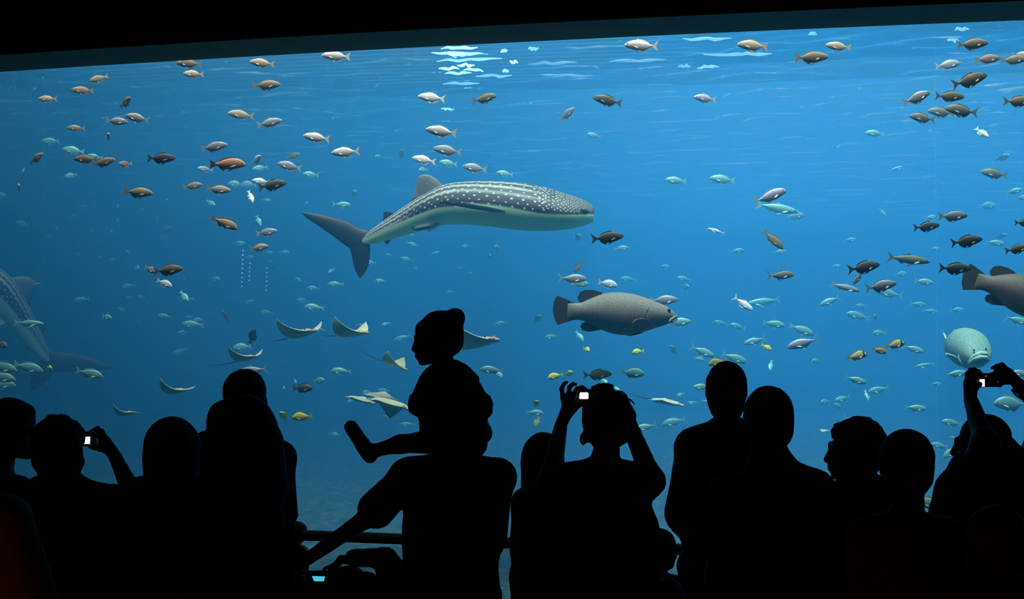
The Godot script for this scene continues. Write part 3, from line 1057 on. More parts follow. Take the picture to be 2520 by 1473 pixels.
func facing_grouper() -> void:
	# seen nearly head-on: a deep body that runs back and away to the dim side, face turned to the viewer
	var d := 13.0
	var o := root("grouper", Transform3D(cam.transform.basis, P(2385, 862, d)))
	tag(o, "pale turquoise grouper facing the viewer with a broad downturned mouth", "fish")
	var s := d / F
	var st := []
	var back := o.transform.affine_inverse()
	var at := func(x: float, y: float, z: float) -> Vector3: return back * P(x, y, d - z)
	# centre x, y (measured), half height, half width (measured), distance behind the face
	for r in smooth([[2412, 883, 5, 8, -0.06], [2410, 880, 17, 24, -0.02], [2404, 872, 32, 37, 0.07], [2394, 862, 44, 46, 0.2], [2384, 857, 50, 52, 0.36], [2372, 853, 49, 46, 0.56], [2358, 850, 40, 34, 0.78], [2344, 846, 27, 19, 0.98], [2334, 842, 15, 8, 1.12], [2329, 840, 10, 4, 1.2]], 34):
		st.append([at.call(r[0], r[1], -r[4]), Vector3(0, r[2] * s, 0), Vector3(0, r[2] * s, 0), Vector3(r[3] * s, 0, 0)])
	part("body", loft(st, 28).mesh(), M.grouper_pale, o)
	var up := [at.call(2383, 890, 0.0), at.call(2398, 876, 0.07), at.call(2412, 869, 0.09), at.call(2425, 870, 0.07), at.call(2438, 880, -0.02)]
	part("lip", tube(up, [0.01, 0.026, 0.028, 0.026, 0.01], 10).mesh(), M.pale_fin, o)
	var lo := [at.call(2383, 894, 0.0), at.call(2398, 883, 0.08), at.call(2413, 878, 0.11), at.call(2426, 879, 0.085), at.call(2438, 887, -0.02)]
	part("lip", tube(lo, [0.008, 0.024, 0.026, 0.024, 0.008], 10).mesh(), M.pale_fin, o)
	var gape := [at.call(2396, 879, 0.075), at.call(2412, 873.5, 0.1), at.call(2427, 875, 0.08)]
	part("mouth", tube(gape, [0.006, 0.014, 0.006], 8).mesh(), M.grouper_fin, o)
	for e in [[2397, 861, 0.03], [2426, 859, -0.01]]:
		part("eye", ball(at.call(e[0], e[1], e[2]), Vector3(0.014, 0.013, 0.013), 8, 10).mesh(), M.eye, o)
	part("dorsal_fin", slab([at.call(2382, 815, -0.45), at.call(2362, 812, -0.62), at.call(2346, 811, -0.75), at.call(2338, 818, -0.85), at.call(2336, 836, -0.95), at.call(2352, 828, -0.7)], 0.02).mesh(), M.pale_fin, o)
	part("tail_fin", slab([at.call(2332, 843, -1.12), at.call(2326, 826, -1.32), at.call(2322, 818, -1.4), at.call(2321, 846, -1.42), at.call(2326, 866, -1.34), at.call(2331, 850, -1.12)], 0.02).mesh(), M.pale_fin, o)
	part("pectoral_fin", slab([at.call(2362, 883, -0.18), at.call(2346, 874, -0.14), at.call(2330, 869, -0.12), at.call(2326, 873, -0.12), at.call(2336, 880, -0.15), at.call(2352, 886, -0.2)], 0.018).mesh(), M.pale_fin, o)
	part("pectoral_fin", slab([at.call(2424, 880, -0.12), at.call(2434, 870, -0.1), at.call(2441, 866, -0.1), at.call(2440, 874, -0.12), at.call(2434, 884, -0.15)], 0.018).mesh(), M.pale_fin, o)
	part("gill_cover", tube([at.call(2360, 868, -0.13), at.call(2358, 880, -0.1), at.call(2366, 896, -0.1), at.call(2380, 906, -0.12)], [0.006, 0.016, 0.016, 0.006], 8).mesh(), M.grouper_pale, o)


# ------------------------------------------------------------------ rays: a disc lofted across the span, wings bent up or down
func ray_disc(near: float, far: float) -> Build:
	var st := []
	var n := 44
	for side in 1:
		var z := 0.0
		var y := 0.0
		var half := []
		for w in [[-1.0, far], [1.0, near]]:
			var q := []
			z = 0.0
			y = 0.0
			for k in n / 2 + 1:
				var s := float(k) / (n / 2)
				var a: float = w[1] * pow(s, 1.15)
				if k > 0:
					z += cos(a) * 0.5 / (n / 2)
					y += sin(a) * 0.5 / (n / 2)
				var le := 0.34 - 0.06 * smoothstep(0.0, 0.16, s) - 0.33 * pow(s, 1.5)
				var te := -0.30 + 0.06 * s + 0.17 * s * s
				if s > 0.93: te = lerpf(te, le, (s - 0.93) / 0.07 * 0.8)
				var th := 0.062 * pow(1.0 - s, 1.3) + 0.006
				q.append([Vector3((le + te) / 2, y, w[0] * z), Vector3(0, cos(a), -w[0] * sin(a)) * th, Vector3(0, cos(a), -w[0] * sin(a)) * th * 0.7, Vector3((le - te) / 2, 0, 0)])
			half.append(q)
		half[0].reverse()
		st = half[0] + half[1].slice(1)
	return loft(st, 18, func(_u, s): return Color(0.56, 0.53, 0.33) if s > 0.02 else Color(0.24, 0.58, 0.48))  # white underside; the turquoise light is put into its colour


func ray(x: float, y: float, span: float, depth: float, heading: float, pitch: float, roll: float, near: float, far: float, tail: float, label: String) -> void:
	# heading: 0 swims toward the bright side, 90 toward the viewer; near and far: bend of the two wings in radians
	var b := cam.transform.basis * Basis(Vector3.UP, -deg_to_rad(heading)) * Basis(Vector3.BACK, deg_to_rad(pitch)) * Basis(Vector3.RIGHT, deg_to_rad(roll))
	var o := root("cownose_ray", Transform3D(b.scaled_local(Vector3.ONE * (span * depth / F)), P(x, y, depth)))
	tag(o, label, "ray")
	part("disc", ray_disc(near, far).mesh(), M.fish_skin, o)
	for s in [1.0, -1.0]:
		part("snout_lobe", ball(Vector3(0.335, -0.008, s * 0.042), Vector3(0.045, 0.03, 0.045), 6, 10, Color(0.4, 0.36, 0.24)).mesh(), M.fish_skin, o)
		part("eye", ball(Vector3(0.27, 0.028, s * 0.09), Vector3.ONE * 0.011, 6, 8).mesh(), M.eye, o)
		part("pelvic_fin", slab([Vector3(-0.27, 0, s * 0.02), Vector3(-0.30, 0.0, s * 0.075), Vector3(-0.37, -0.005, s * 0.06), Vector3(-0.33, 0, s * 0.01)], 0.01, Color(0.42, 0.4, 0.28)).mesh(), M.fin, o)
	if tail > 0.0:
		var pts := []
		var r := []
		for k in 12:
			var t := k / 11.0
			pts.append(Vector3(-0.29 - tail * t, 0.012 + 0.10 * t * t * tail, 0.04 * sin(t * 4.0)))
			r.append(lerpf(0.013, 0.0028, t))
		part("tail", tube(pts, r, 6).mesh(), M.shark_fin, o)


func rays() -> void:
	ray(742, 822, 150, 13.2, 50, 12, 0, 1.2, 0.95, 0.9, "cownose ray with one wing tip raised high, largest of the three above the seated crowd")
	ray(866, 822, 140, 13.2, 38, 7, -4, 1.5, 1.15, 0.5, "cownose ray with both pale wings raised, nearest the girl on shoulders")
	ray(606, 882, 112, 13.2, 50, 12, 0, 1.35, 0.9, 1.6, "cownose ray with dark raised wing just above the short-haired man's head")
	ray(970, 898, 104, 13.4, 28, -14, -12, 1.35, 1.15, 0.9, "small cownose ray gliding nose-down toward the girl's face")
	ray(434, 963, 112, 13.4, 46, 10, 0, 1.6, 0.4, 0.0, "green-lit cownose ray with one wing bent straight up, alone over the dim bed")
	ray(1166, 846, 200, 12.9, 40, 12, -10, 1.25, 0.8, 0.0, "cownose ray half hidden behind the girl's head")
	ray(958, 992, 156, 13.0, 12, -12, -2, 0.3, -1.4, 0.0, "front cownose ray of the stacked group, far wing hanging down")
	ray(936, 976, 122, 13.7, 10, -10, 1, 0.25, 0.2, 0.0, "middle cownose ray of the stacked group, edge-on")
	ray(886, 983, 104, 14.2, 10, -12, -1, 0.35, 0.1, 0.0, "rear cownose ray of the stacked group, its wing tip pointing back")
	ray(1638, 989, 122, 13.4, 12, -9, -1, 0.3, 0.15, 0.5, "low flat cownose ray between the raised camera and the close-cropped man's head")
	ray(312, 1018, 84, 14.0, 48, 14, 0, 1.5, -0.1, 0.0, "dim ray banking on edge beside the man at the shaded side")
	ray(2028, 1058, 36, 18.0, 20, -4, 0, -0.3, -0.3, 0.0, "faint tiny ray far off beside the curly-haired head")


# every fish in view: kind, colour, measured centre, length, heading, tilt, yaw, depth, label
func shoal() -> void:
	fish("chub", "cream", 117, 243, 48, -1, 0, 0, 12.4, "cream chub on the shaded side of the nose-up brown chub")
	fish("chub", "brown", 203, 222, 55, -1, 0, 10, 12.2, "brown chub, nearest on the shaded side of the nose-up brown chub")
	fish("chub", "brown", 243, 193, 48, -1, -18, 10, 12.2, "brown chub above the nose-up brown chub")
	fish("chub", "brown", 309, 252, 54, 1, 26, 40, 12, "brown chub tilted nose-up, turning toward the viewer under the beam")
	fish("chub", "silver", 288, 298, 56, 1, -5, 0, 12, "silver chub, second nearest below the nose-up brown chub")
	fish("chub", "silver", 338, 290, 62, -1, 12, 0, 11.9, "silver chub, nearest below the nose-up brown chub")
	fish("chub", "brown", 187, 315, 44, -1, 0, 10, 12.6, "brown chub, second nearest on the shaded side of the nose-up brown chub")
	fish("chub", "cream", 266, 336, 46, 1, 20, 62, 12.6, "end-on cream chub below the nose-up brown chub")
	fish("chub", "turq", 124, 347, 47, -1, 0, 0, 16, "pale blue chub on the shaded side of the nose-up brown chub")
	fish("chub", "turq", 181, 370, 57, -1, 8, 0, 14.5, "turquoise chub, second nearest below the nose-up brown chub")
	fish("chub", "cream", 90, 389, 48, 1, 30, 20, 12.4, "nose-up cream chub on the shaded side of the nose-up brown chub")
	fish("chub", "brown", 211, 391, 60, -1, 0, 0, 11.9, "brown chub below the nose-up brown chub")
	fish("chub", "turq", 232, 386, 44, -1, 8, 0, 15, "turquoise chub, nearest below the nose-up brown chub")
	fish("chub", "brown", 255, 399, 60, 1, 14, 0, 11.9, "brown chub on the shaded side of the darkest chub")
	fish("chub", "brown", 308, 403, 42, -1, -10, 55, 12.2, "end-on brown chub on the shaded side of the darkest chub")
	fish("chub", "dark", 397, 389, 72, 1, 0, 0, 11.7, "darkest brown chub beside the shoal near the shaded water")
	fish("bream", "turq", 57, 421, 44, 1, -20, 65, 17, "end-on pale blue round bream on the shaded side of the nose-up brown chub")
	fish("bream", "turq", 174, 432, 32, -1, -18, 20, 17, "pale blue round bream below the nose-up brown chub")
	fish("chub", "cream", 46, 460, 46, 1, 10, 62, 14, "end-on cream chub above the shaded whale shark")
	fish("bream", "turq", 0, 481, 34, 1, 0, 20, 17.77, "pale blue round bream above the shaded whale shark")
	fish("chub", "cream", 340, 473, 74, 1, -4, 0, 11.8, "cream chub below the darkest chub")
	fish("chub", "turq", 205, 511, 34, 1, 10, 30, 20.88, "faint blue chub on the shaded side of the darkest chub")
	fish("chub", "turq", 177, 533, 28, 1, 10, 20, 20.88, "faint blue chub, second nearest above the shaded whale shark")
	fish("chub", "turq", 56, 551, 40, -1, 20, 66, 17, "end-on pale blue chub above the shaded whale shark")
	fish("bream", "turq", 136, 563, 26, 1, 0, 40, 20.88, "faint blue round bream above the shaded whale shark")
	fish("chub", "turq", 124, 582, 24, -1, 0, 55, 23.2, "end-on faint blue chub above the shaded whale shark")
	fish("bream", "turq", 227, 572, 20, 1, 0, 40, 21.65, "faint blue round bream below the darkest chub")
	fish("chub", "turq", 292, 510, 44, 1, 0, 76, 20.88, "end-on faint blue chub, second nearest below the darkest chub")
	fish("chub", "turq", 291, 545, 36, 1, 0, 76, 21.65, "end-on faint blue chub, third nearest below the darkest chub")
	fish("chub", "turq", 345, 523, 34, 1, 38, 30, 19.32, "nose-up faint blue chub, nearest below the darkest chub")
	fish("chub", "turq", 384, 548, 36, 1, 66, 20, 20.1, "nose-up faint blue chub, second nearest below the darkest chub")
	fish("chub", "olive", 411, 566, 36, 1, 26, 20, 18.55, "nose-up olive chub on the shaded side of the peach snapper")
	fish("chub", "turq", 277, 573, 44, 1, 0, 78, 22.43, "end-on faint blue chub, fourth nearest below the darkest chub")
	fish("chub", "turq", 193, 627, 22, -1, 20, 20, 22.43, "faint blue chub, nearest above the shaded whale shark")
	fish("bream", "turq", 278, 640, 26, -1, -10, 30, 23.2, "faint blue round bream on the brighter side of the shaded whale shark")
	fish("chub", "silver", 313, 620, 26, 1, 0, 60, 18.55, "end-on silver chub below the darkest chub")
	fish("chub", "turq", 250, 635, 18, -1, 30, 10, 24.75, "nose-up faint blue chub on the brighter side of the shaded whale shark")
	fish("chub", "turq", 337, 660, 40, 1, 0, 55, 17, "end-on pale blue chub on the shaded side of the peach snapper")
	fish("chub", "silver", 371, 663, 46, 1, -20, 30, 12.6, "silver chub on the shaded side of the peach snapper")
	fish("chub", "brown", 414, 664, 74, 1, 6, 0, 11.8, "brown chub below the peach snapper")
	fish("bream", "white", 405, 697, 42, 1, -24, 0, 13.6, "nose-down white round bream on the shaded side of the bubble strings")
	fish("snapper", "turq", 454, 729, 40, 1, -46, 25, 14.2, "nose-down turquoise snapper on the shaded side of the bubble strings")
	fish("chub", "silver", 527, 361, 68, 1, 9, 0, 11.9, "silver chub, nearest above the reddish snapper")
	fish("chub", "silver", 505, 416, 40, -1, 5, 30, 13.8, "silver chub on the shaded side of the reddish snapper")
	fish("snapper", "red", 561, 404, 90, 1, 0, 0, 11.5, "large reddish snapper, the only red fish in the shoal")
	fish("chub", "white", 631, 393, 46, 1, 30, 45, 12.6, "nose-up white chub on the brighter side of the reddish snapper")
	fish("chub", "turq", 640, 413, 40, -1, -12, 20, 15.5, "turquoise chub on the brighter side of the reddish snapper")
	fish("chub", "olive", 722, 383, 40, 1, 12, 20, 14.6, "olive chub above whale shark's upper tail tip")
	fish("chub", "silver", 712, 408, 62, -1, 12, 0, 12.7, "silver chub above whale shark's upper tail tip")
	fish("chub", "turq", 765, 429, 40, -1, 6, 10, 14.4, "turquoise chub above whale shark's upper tail tip")
	fish("chub", "brown", 474, 457, 50, 1, 8, 0, 12.8, "brown chub on the shaded side of the reddish snapper")
	fish("chub", "cream", 538, 466, 62, 1, -6, 0, 12.2, "cream chub below the reddish snapper")
	fish("bream", "turq", 580, 453, 40, -1, 4, 0, 16, "pale blue round bream, nearest below the reddish snapper")
	fish("bream", "turq", 612, 454, 40, -1, 4, 0, 16.6, "pale blue round bream, second nearest below the reddish snapper")
	fish("chub", "white", 642, 446, 46, -1, 6, 0, 13.6, "white chub on the brighter side of the reddish snapper")
	fish("chub", "dark", 671, 455, 72, 1, 10, 0, 11.9, "dark chub above whale shark's upper tail tip")
	fish("snapper", "white", 617, 484, 38, 1, -66, 20, 13.6, "nose-down white snapper above the peach snapper")
	fish("chub", "turq", 655, 492, 26, 1, -8, 0, 17.77, "pale blue chub on the shaded side of whale shark's upper tail tip")
	fish("snapper", "turq", 519, 499, 32, 1, -28, 25, 15.8, "nose-down turquoise snapper above the peach snapper")
	fish("chub", "turq", 408, 493, 30, 1, 0, 50, 19.48, "end-on faint blue chub, nearest below the darkest chub")
	fish("snapper", "peach", 553, 549, 72, 1, -24, 0, 11.8, "peach-coloured snapper swimming nose-down below the shoal of chubs")
	fish("chub", "turq", 637, 543, 34, 1, -64, 20, 16, "nose-down pale blue chub on the brighter side of the peach snapper")
	fish("chub", "silver", 656, 571, 54, 1, 8, 0, 13, "silver chub on the shaded side of whale shark's upper tail tip")
	fish("chub", "turq", 588, 598, 34, 1, -4, 0, 19.48, "faint blue chub below the peach snapper")
	fish("chub", "cream", 637, 609, 54, 1, 8, 20, 13, "cream chub above the bubble strings")
	fish("chub", "turq", 660, 622, 26, 1, 4, 0, 20.88, "faint blue chub on the brighter side of the bubble strings")
	fish("bream", "turq", 612, 633, 24, 1, 4, 0, 21.34, "faint blue round bream above the bubble strings")
	fish("chub", "turq", 698, 620, 29, 1, -2, 0, 20.72, "faint blue chub below whale shark's upper tail tip")
	fish("bream", "turq", 663, 645, 20, 1, 10, 30, 21.03, "faint blue round bream on the brighter side of the bubble strings")
	fish("chub", "turq", 685, 665, 20, 1, 60, 20, 22.43, "nose-up faint blue chub on the brighter side of the bubble strings")
	fish("chub", "turq", 531, 687, 44, 1, 0, 50, 17, "end-on pale blue chub on the shaded side of the bubble strings")
	fish("chub", "turq", 733, 687, 24, 1, -38, 10, 21.03, "nose-down faint blue chub above the cup-winged ray")
	fish("chub", "turq", 453, 688, 30, 1, 0, 72, 21.65, "end-on faint blue chub on the shaded side of the bubble strings")
	fish("chub", "turq", 475, 737, 22, -1, 12, 10, 21.34, "faint blue chub on the shaded side of the bubble strings")
	fish("chub", "turq", 616, 742, 28, -1, -18, 0, 22.43, "faint blue chub below the bubble strings")
	fish("chub", "turq", 772, 709, 35, -1, 4, 0, 18.55, "pale blue chub, second nearest on the shaded side of whale shark's lower tail tip")
	fish("bream", "turq", 746, 741, 34, -1, 12, 20, 21.03, "faint blue round bream above the cup-winged ray")
	fish("snapper", "turq", 773, 756, 51, -1, 4, 0, 15.8, "turquoise snapper above the cup-winged ray")
	fish("snapper", "turq", 656, 768, 32, -1, 4, 0, 21.34, "faint blue snapper on the shaded side of the cup-winged ray")
	fish("chub", "olive", 555, 778, 40, -1, 62, 30, 17, "nose-up olive chub below the bubble strings")
	fish("snapper", "turq", 474, 798, 55, -1, 2, 0, 16.8, "pale blue snapper, nearest above the square-winged ray")
	fish("bream", "turq", 489, 787, 28, -1, 0, 0, 19.48, "faint blue round bream, nearest below the bubble strings")
	fish("bream", "turq", 466, 781, 22, -1, 0, 0, 21.03, "faint blue round bream, second nearest below the bubble strings")
	fish("chub", "turq", 451, 819, 42, -1, 10, 70, 17.93, "end-on pale blue chub above the square-winged ray")
	fish("snapper", "turq", 405, 778, 38, -1, 4, 0, 18.86, "pale blue snapper, second nearest above the square-winged ray")
	fish("chub", "dark", 621, 827, 58, 1, 62, 40, 13.8, "nose-up dark chub above the short-haired man's head")
	fish("bream", "turq", 596, 854, 48, -1, -6, 0, 15.6, "turquoise round bream above the short-haired man's head")
	fish("jack", "turq", 445, 864, 46, -1, -22, 0, 21.34, "nose-down faint blue fork-tailed jack, nearest above the square-winged ray")
	fish("chub", "turq", 826, 699, 42, -1, 0, 0, 16.8, "pale blue chub, nearest on the shaded side of whale shark's lower tail tip")
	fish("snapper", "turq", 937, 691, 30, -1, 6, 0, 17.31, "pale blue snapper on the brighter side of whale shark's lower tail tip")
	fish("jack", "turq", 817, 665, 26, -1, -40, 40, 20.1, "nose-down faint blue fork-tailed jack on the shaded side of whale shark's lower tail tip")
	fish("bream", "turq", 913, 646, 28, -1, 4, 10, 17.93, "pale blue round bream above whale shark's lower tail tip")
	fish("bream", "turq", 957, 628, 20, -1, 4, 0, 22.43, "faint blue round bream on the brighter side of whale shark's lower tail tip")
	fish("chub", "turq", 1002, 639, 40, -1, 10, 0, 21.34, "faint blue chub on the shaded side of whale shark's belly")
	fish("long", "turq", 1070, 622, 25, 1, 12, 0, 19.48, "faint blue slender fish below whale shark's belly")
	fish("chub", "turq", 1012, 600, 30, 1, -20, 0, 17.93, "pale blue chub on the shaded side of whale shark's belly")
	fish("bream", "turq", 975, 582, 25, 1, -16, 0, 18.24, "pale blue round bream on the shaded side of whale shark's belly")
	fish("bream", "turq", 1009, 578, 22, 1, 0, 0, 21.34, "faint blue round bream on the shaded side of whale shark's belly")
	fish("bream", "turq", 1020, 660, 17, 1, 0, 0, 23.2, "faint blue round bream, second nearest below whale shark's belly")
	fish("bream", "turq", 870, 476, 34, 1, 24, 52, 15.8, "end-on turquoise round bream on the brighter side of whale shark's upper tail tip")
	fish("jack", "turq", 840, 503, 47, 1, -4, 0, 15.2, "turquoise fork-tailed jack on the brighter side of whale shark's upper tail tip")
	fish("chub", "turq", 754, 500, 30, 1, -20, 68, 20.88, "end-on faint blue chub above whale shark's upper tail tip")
	fish("chub", "brown", 465, 156, 64, -1, 2, 0, 11.6, "brown chub on the brighter side of the nose-up brown chub")
	fish("chub", "cream", 476, 182, 53, -1, 2, 0, 12, "cream chub on the brighter side of the nose-up brown chub")
	fish("chub", "cream", 645, 155, 63, -1, 6, 0, 11.7, "cream chub, second nearest above the reddish snapper")
	fish("chub", "brown", 656, 209, 70, 1, 2, 0, 11.6, "brown chub above the reddish snapper")
	fish("chub", "white", 827, 138, 72, -1, 3, 0, 11.4, "white chub on the shaded side of the surface glints")
	fish("chub", "cream", 593, 282, 64, -1, 4, 20, 12.2, "cream chub, nearest above the reddish snapper")
	fish("chub", "silver", 663, 302, 64, 1, 12, 0, 12, "silver chub, second nearest above the reddish snapper")
	fish("chub", "white", 779, 338, 67, -1, 8, 0, 12, "white chub, second nearest above whale shark's upper tail tip")
	fish("chub", "white", 850, 374, 71, -1, -4, 0, 12, "white chub, nearest above whale shark's upper tail tip")
	fish("chub", "white", 1062, 240, 68, -1, 6, 0, 12, "white chub below the surface glints")
	fish("chub", "olive", 1192, 242, 64, 1, 12, 10, 11.6, "olive chub below the surface glints")
	fish("chub", "white", 1086, 323, 78, -1, 8, 0, 11.6, "white chub, second nearest above whale shark's dorsal fin")
	fish("chub", "silver", 1101, 370, 72, -1, 8, 0, 12.2, "silver chub above whale shark's dorsal fin")
	fish("chub", "white", 1043, 393, 60, -1, 10, 0, 13.2, "white chub, nearest above whale shark's dorsal fin")
	fish("chub", "turq", 1103, 401, 46, -1, 8, 0, 14, "turquoise chub above whale shark's dorsal fin")
	fish("chub", "silver", 1168, 413, 62, -1, 8, 0, 12.8, "silver chub on the brighter side of whale shark's dorsal fin")
	fish("chub", "turq", 1242, 427, 43, -1, 8, 0, 14, "turquoise chub on the brighter side of whale shark's dorsal fin")
	fish("bream", "turq", 1042, 418, 34, -1, -10, 55, 14.6, "end-on turquoise round bream above whale shark's dorsal fin")
	fish("bream", "turq", 932, 385, 24, -1, 0, 40, 16.6, "pale blue round bream on the shaded side of whale shark's dorsal fin")
	fish("chub", "turq", 988, 379, 42, 1, 50, 60, 15.6, "end-on turquoise chub above whale shark's dorsal fin")
	fish("chub", "silver", 1395, 281, 52, 1, 38, 30, 12.6, "nose-up silver chub on the shaded side of the dark dusky chub below the sunlit surface")
	fish("chub", "dark", 1495, 247, 74, -1, 12, 0, 11.5, "dark dusky chub tilted nose-up, alone below the rippled surface")
	fish("chub", "turq", 1462, 333, 36, -1, 8, 10, 15.6, "turquoise chub below the dark dusky chub below the sunlit surface")
	fish("chub", "white", 1578, 112, 84, -1, 2, 0, 10.9, "brightest sunlit white chub, just under the beam")
	fish("chub", "cream", 1852, 112, 78, -1, 4, 0, 10.9, "cream chub on the brighter side of the brightest chub by the beam")
	fish("chub", "brown", 1997, 141, 84, 1, 2, 0, 10.6, "brown chub above the lilac fork-tailed fish")
	fish("chub", "lilac", 1735, 242, 60, -1, 4, 15, 11.7, "lilac chub below the brightest chub by the beam")
	fish("chub", "cream", 2063, 114, 64, -1, 6, 0, 11, "cream chub above the lilac fork-tailed fish")
	fish("chub", "brown", 2393, 108, 79, 1, 4, 0, 10.4, "brown chub, second nearest above the long olive fish")
	fish("chub", "silver", 2333, 159, 66, 1, 8, 0, 11.6, "silver chub, second nearest above the long olive fish")
	fish("chub", "brown", 2430, 145, 66, 1, 4, 0, 11, "brown chub, nearest above the long olive fish")
	fish("chub", "brown", 2494, 147, 68, 1, 4, 0, 10.9, "brown chub, second nearest above the cut-off grouper")
	fish("chub", "cream", 2512, 134, 40, 1, 0, 30, 11.6, "cream chub above the cut-off grouper")
	fish("chub", "olive", 2386, 197, 90, 1, 16, 0, 10.4, "olive chub, fifth nearest above the long olive fish")
	fish("chub", "silver", 2256, 240, 74, 1, 22, 0, 10.9, "nose-up silver chub above the long olive fish")
	fish("chub", "olive", 2337, 237, 73, 1, -3, 0, 10.7, "olive chub, fourth nearest above the long olive fish")
	fish("chub", "brown", 2506, 249, 76, 1, 0, 0, 10.6, "brown chub, nearest above the cut-off grouper")
	fish("chub", "olive", 2270, 290, 66, -1, 9, 0, 11.4, "olive chub, nearest above the long olive fish")
	fish("chub", "olive", 2316, 276, 68, -1, 6, 0, 12, "olive chub, second nearest above the long olive fish")
	fish("chub", "olive", 2366, 272, 82, -1, 8, 0, 11, "olive chub, third nearest above the long olive fish")
	fish("chub", "silver", 2417, 326, 48, 1, -56, 45, 11.8, "nose-down silver chub above the long olive fish")
	fish("chub", "turq", 2153, 328, 49, -1, 4, 0, 13.6, "turquoise chub on the brighter side of the lilac fork-tailed fish")
	fish("chub", "turq", 2467, 387, 42, 1, 20, 62, 14, "end-on turquoise chub above the cut-off grouper")
	fish("chub", "olive", 2447, 427, 68, -1, 8, 0, 12.6, "olive chub, second nearest above the cut-off grouper")
	fish("chub", "turq", 2496, 470, 40, 1, 12, 10, 15, "turquoise chub above the cut-off grouper")
	fish("bream", "turq", 2515, 486, 30, 1, 0, 30, 17, "pale blue round bream above the cut-off grouper")
	fish("chub", "silver", 2345, 531, 74, 1, 2, 0, 11.2, "silver chub, nearest above the long olive fish")
	fish("chub", "dark", 2280, 557, 66, 1, 6, 0, 11.2, "dark chub above the long olive fish")
	fish("chub", "dark", 2379, 593, 80, 1, 8, 0, 10.9, "dark chub, nearest above the cut-off grouper")
	fish("jack", "turq", 2448, 597, 50, 1, -8, 0, 15.6, "turquoise fork-tailed jack above the cut-off grouper")
	fish("chub", "turq", 2465, 580, 34, 1, 20, 66, 16.6, "end-on pale blue chub above the cut-off grouper")
	fish("chub", "olive", 2503, 612, 62, 1, 10, 0, 10.8, "olive chub, nearest above the cut-off grouper")
	fish("chub", "dark", 2522, 547, 52, 1, 2, 0, 11.2, "dark chub, second nearest above the cut-off grouper")
	fish("jack", "turq", 2172, 522, 28, 1, -58, 10, 16.8, "nose-down pale blue fork-tailed jack above the long olive fish")
	fish("long", "turq", 2205, 415, 41, 1, 16, 0, 19.48, "faint blue slender fish above the long olive fish")
	fish("bream", "turq", 2290, 535, 28, 1, 10, 0, 15.8, "turquoise round bream above the long olive fish")
	fish("bream", "turq", 2430, 506, 46, 1, 0, 0, 19.48, "faint blue round bream above the cut-off grouper")
	fish("chub", "turq", 2300, 612, 30, 1, 4, 0, 21.03, "faint blue chub on the brighter side of the long olive fish")
	fish("chub", "turq", 1663, 444, 55, -1, 4, 0, 14, "turquoise chub on the brighter side of whale shark's snout")
	fish("chub", "turq", 1778, 441, 64, -1, 6, 0, 13.6, "turquoise chub on the shaded side of the lilac fork-tailed fish")
	fish("long", "white", 1762, 568, 44, -1, 16, 0, 14.6, "white slender fish on the shaded side of the steep diving olive snapper")
	fish("chub", "dark", 1495, 584, 82, 1, 6, 0, 11.4, "dark chub below whale shark's snout")
	fish("chub", "turq", 1529, 611, 40, 1, 6, 0, 17.93, "pale blue chub above big grouper's back")
	fish("bream", "turq", 1422, 584, 40, 1, 30, 68, 17.93, "end-on pale blue round bream below whale shark's snout")
	fish("chub", "turq", 1635, 655, 29, 1, -4, 0, 21.03, "faint blue chub above big grouper's snout")
	fish("snapper", "turq", 1683, 686, 37, -1, 8, 0, 17.93, "pale blue snapper above big grouper's snout")
	fish("chub", "turq", 1686, 705, 44, 1, 0, 74, 17.31, "end-on pale blue chub above big grouper's snout")
	fish("snapper", "turq", 1546, 687, 43, -1, 4, 0, 20.72, "faint blue snapper above big grouper's back")
	fish("jack", "turq", 1812, 617, 38, 1, 6, 0, 19.48, "faint blue fork-tailed jack on the shaded side of the steep diving olive snapper")
	fish("snapper", "white", 1424, 655, 42, -1, -52, 20, 13.6, "nose-down white snapper on the shaded side of big grouper's back")
	fish("jack", "silver", 1408, 685, 72, 1, -2, 0, 12.8, "silver fork-tailed jack above big grouper's tail")
	fish("bream", "turq", 1427, 697, 44, 1, -4, 0, 14.8, "turquoise round bream above big grouper's tail")
	fish("bream", "white", 1496, 698, 49, 1, -12, 0, 14, "white round bream above big grouper's back")
	fish("chub", "silver", 1634, 738, 70, 1, 2, 0, 13.2, "silver chub above big grouper's snout")
	fish("chub", "turq", 1671, 792, 62, 1, 2, 0, 14, "turquoise chub below big grouper's snout")
	fish("jack", "lilac", 1893, 483, 88, 1, 20, 0, 11.8, "lilac silver fork-tailed fish climbing over a long turquoise one")
	fish("long", "turq", 1913, 512, 106, 1, -11, 0, 13.6, "turquoise slender fish below the lilac fork-tailed fish")
	fish("bream", "turq", 1958, 531, 46, 1, 4, 0, 16.6, "pale blue round bream above the steep diving olive snapper")
	fish("snapper", "olive", 1903, 590, 66, 1, -46, 15, 12, "olive snapper with pale tail diving steeply, alone in open water")
	fish("chub", "turq", 1918, 620, 36, 1, 6, 0, 17.93, "pale blue chub below the steep diving olive snapper")
	fish("jack", "olive", 1920, 677, 67, 1, 2, 0, 12.4, "olive fork-tailed jack below the steep diving olive snapper")
	fish("chub", "turq", 2092, 590, 32, 1, 8, 0, 19.17, "faint blue chub on the shaded side of the long olive fish")
	fish("chub", "turq", 2057, 655, 27, 1, 8, 0, 19.48, "faint blue chub on the brighter side of the steep diving olive snapper")
	fish("chub", "dark", 2126, 657, 82, 1, 10, 0, 11.2, "dark chub on the shaded side of the long olive fish")
	fish("jack", "dark", 2112, 682, 44, -1, -50, 20, 12, "nose-down dark fork-tailed jack on the shaded side of the long olive fish")
	fish("long", "silver", 2080, 707, 76, 1, -14, 0, 12.8, "silver slender fish on the shaded side of the long olive fish")
	fish("chub", "silver", 2168, 703, 79, 1, 10, 0, 11.4, "silver chub below the long olive fish")
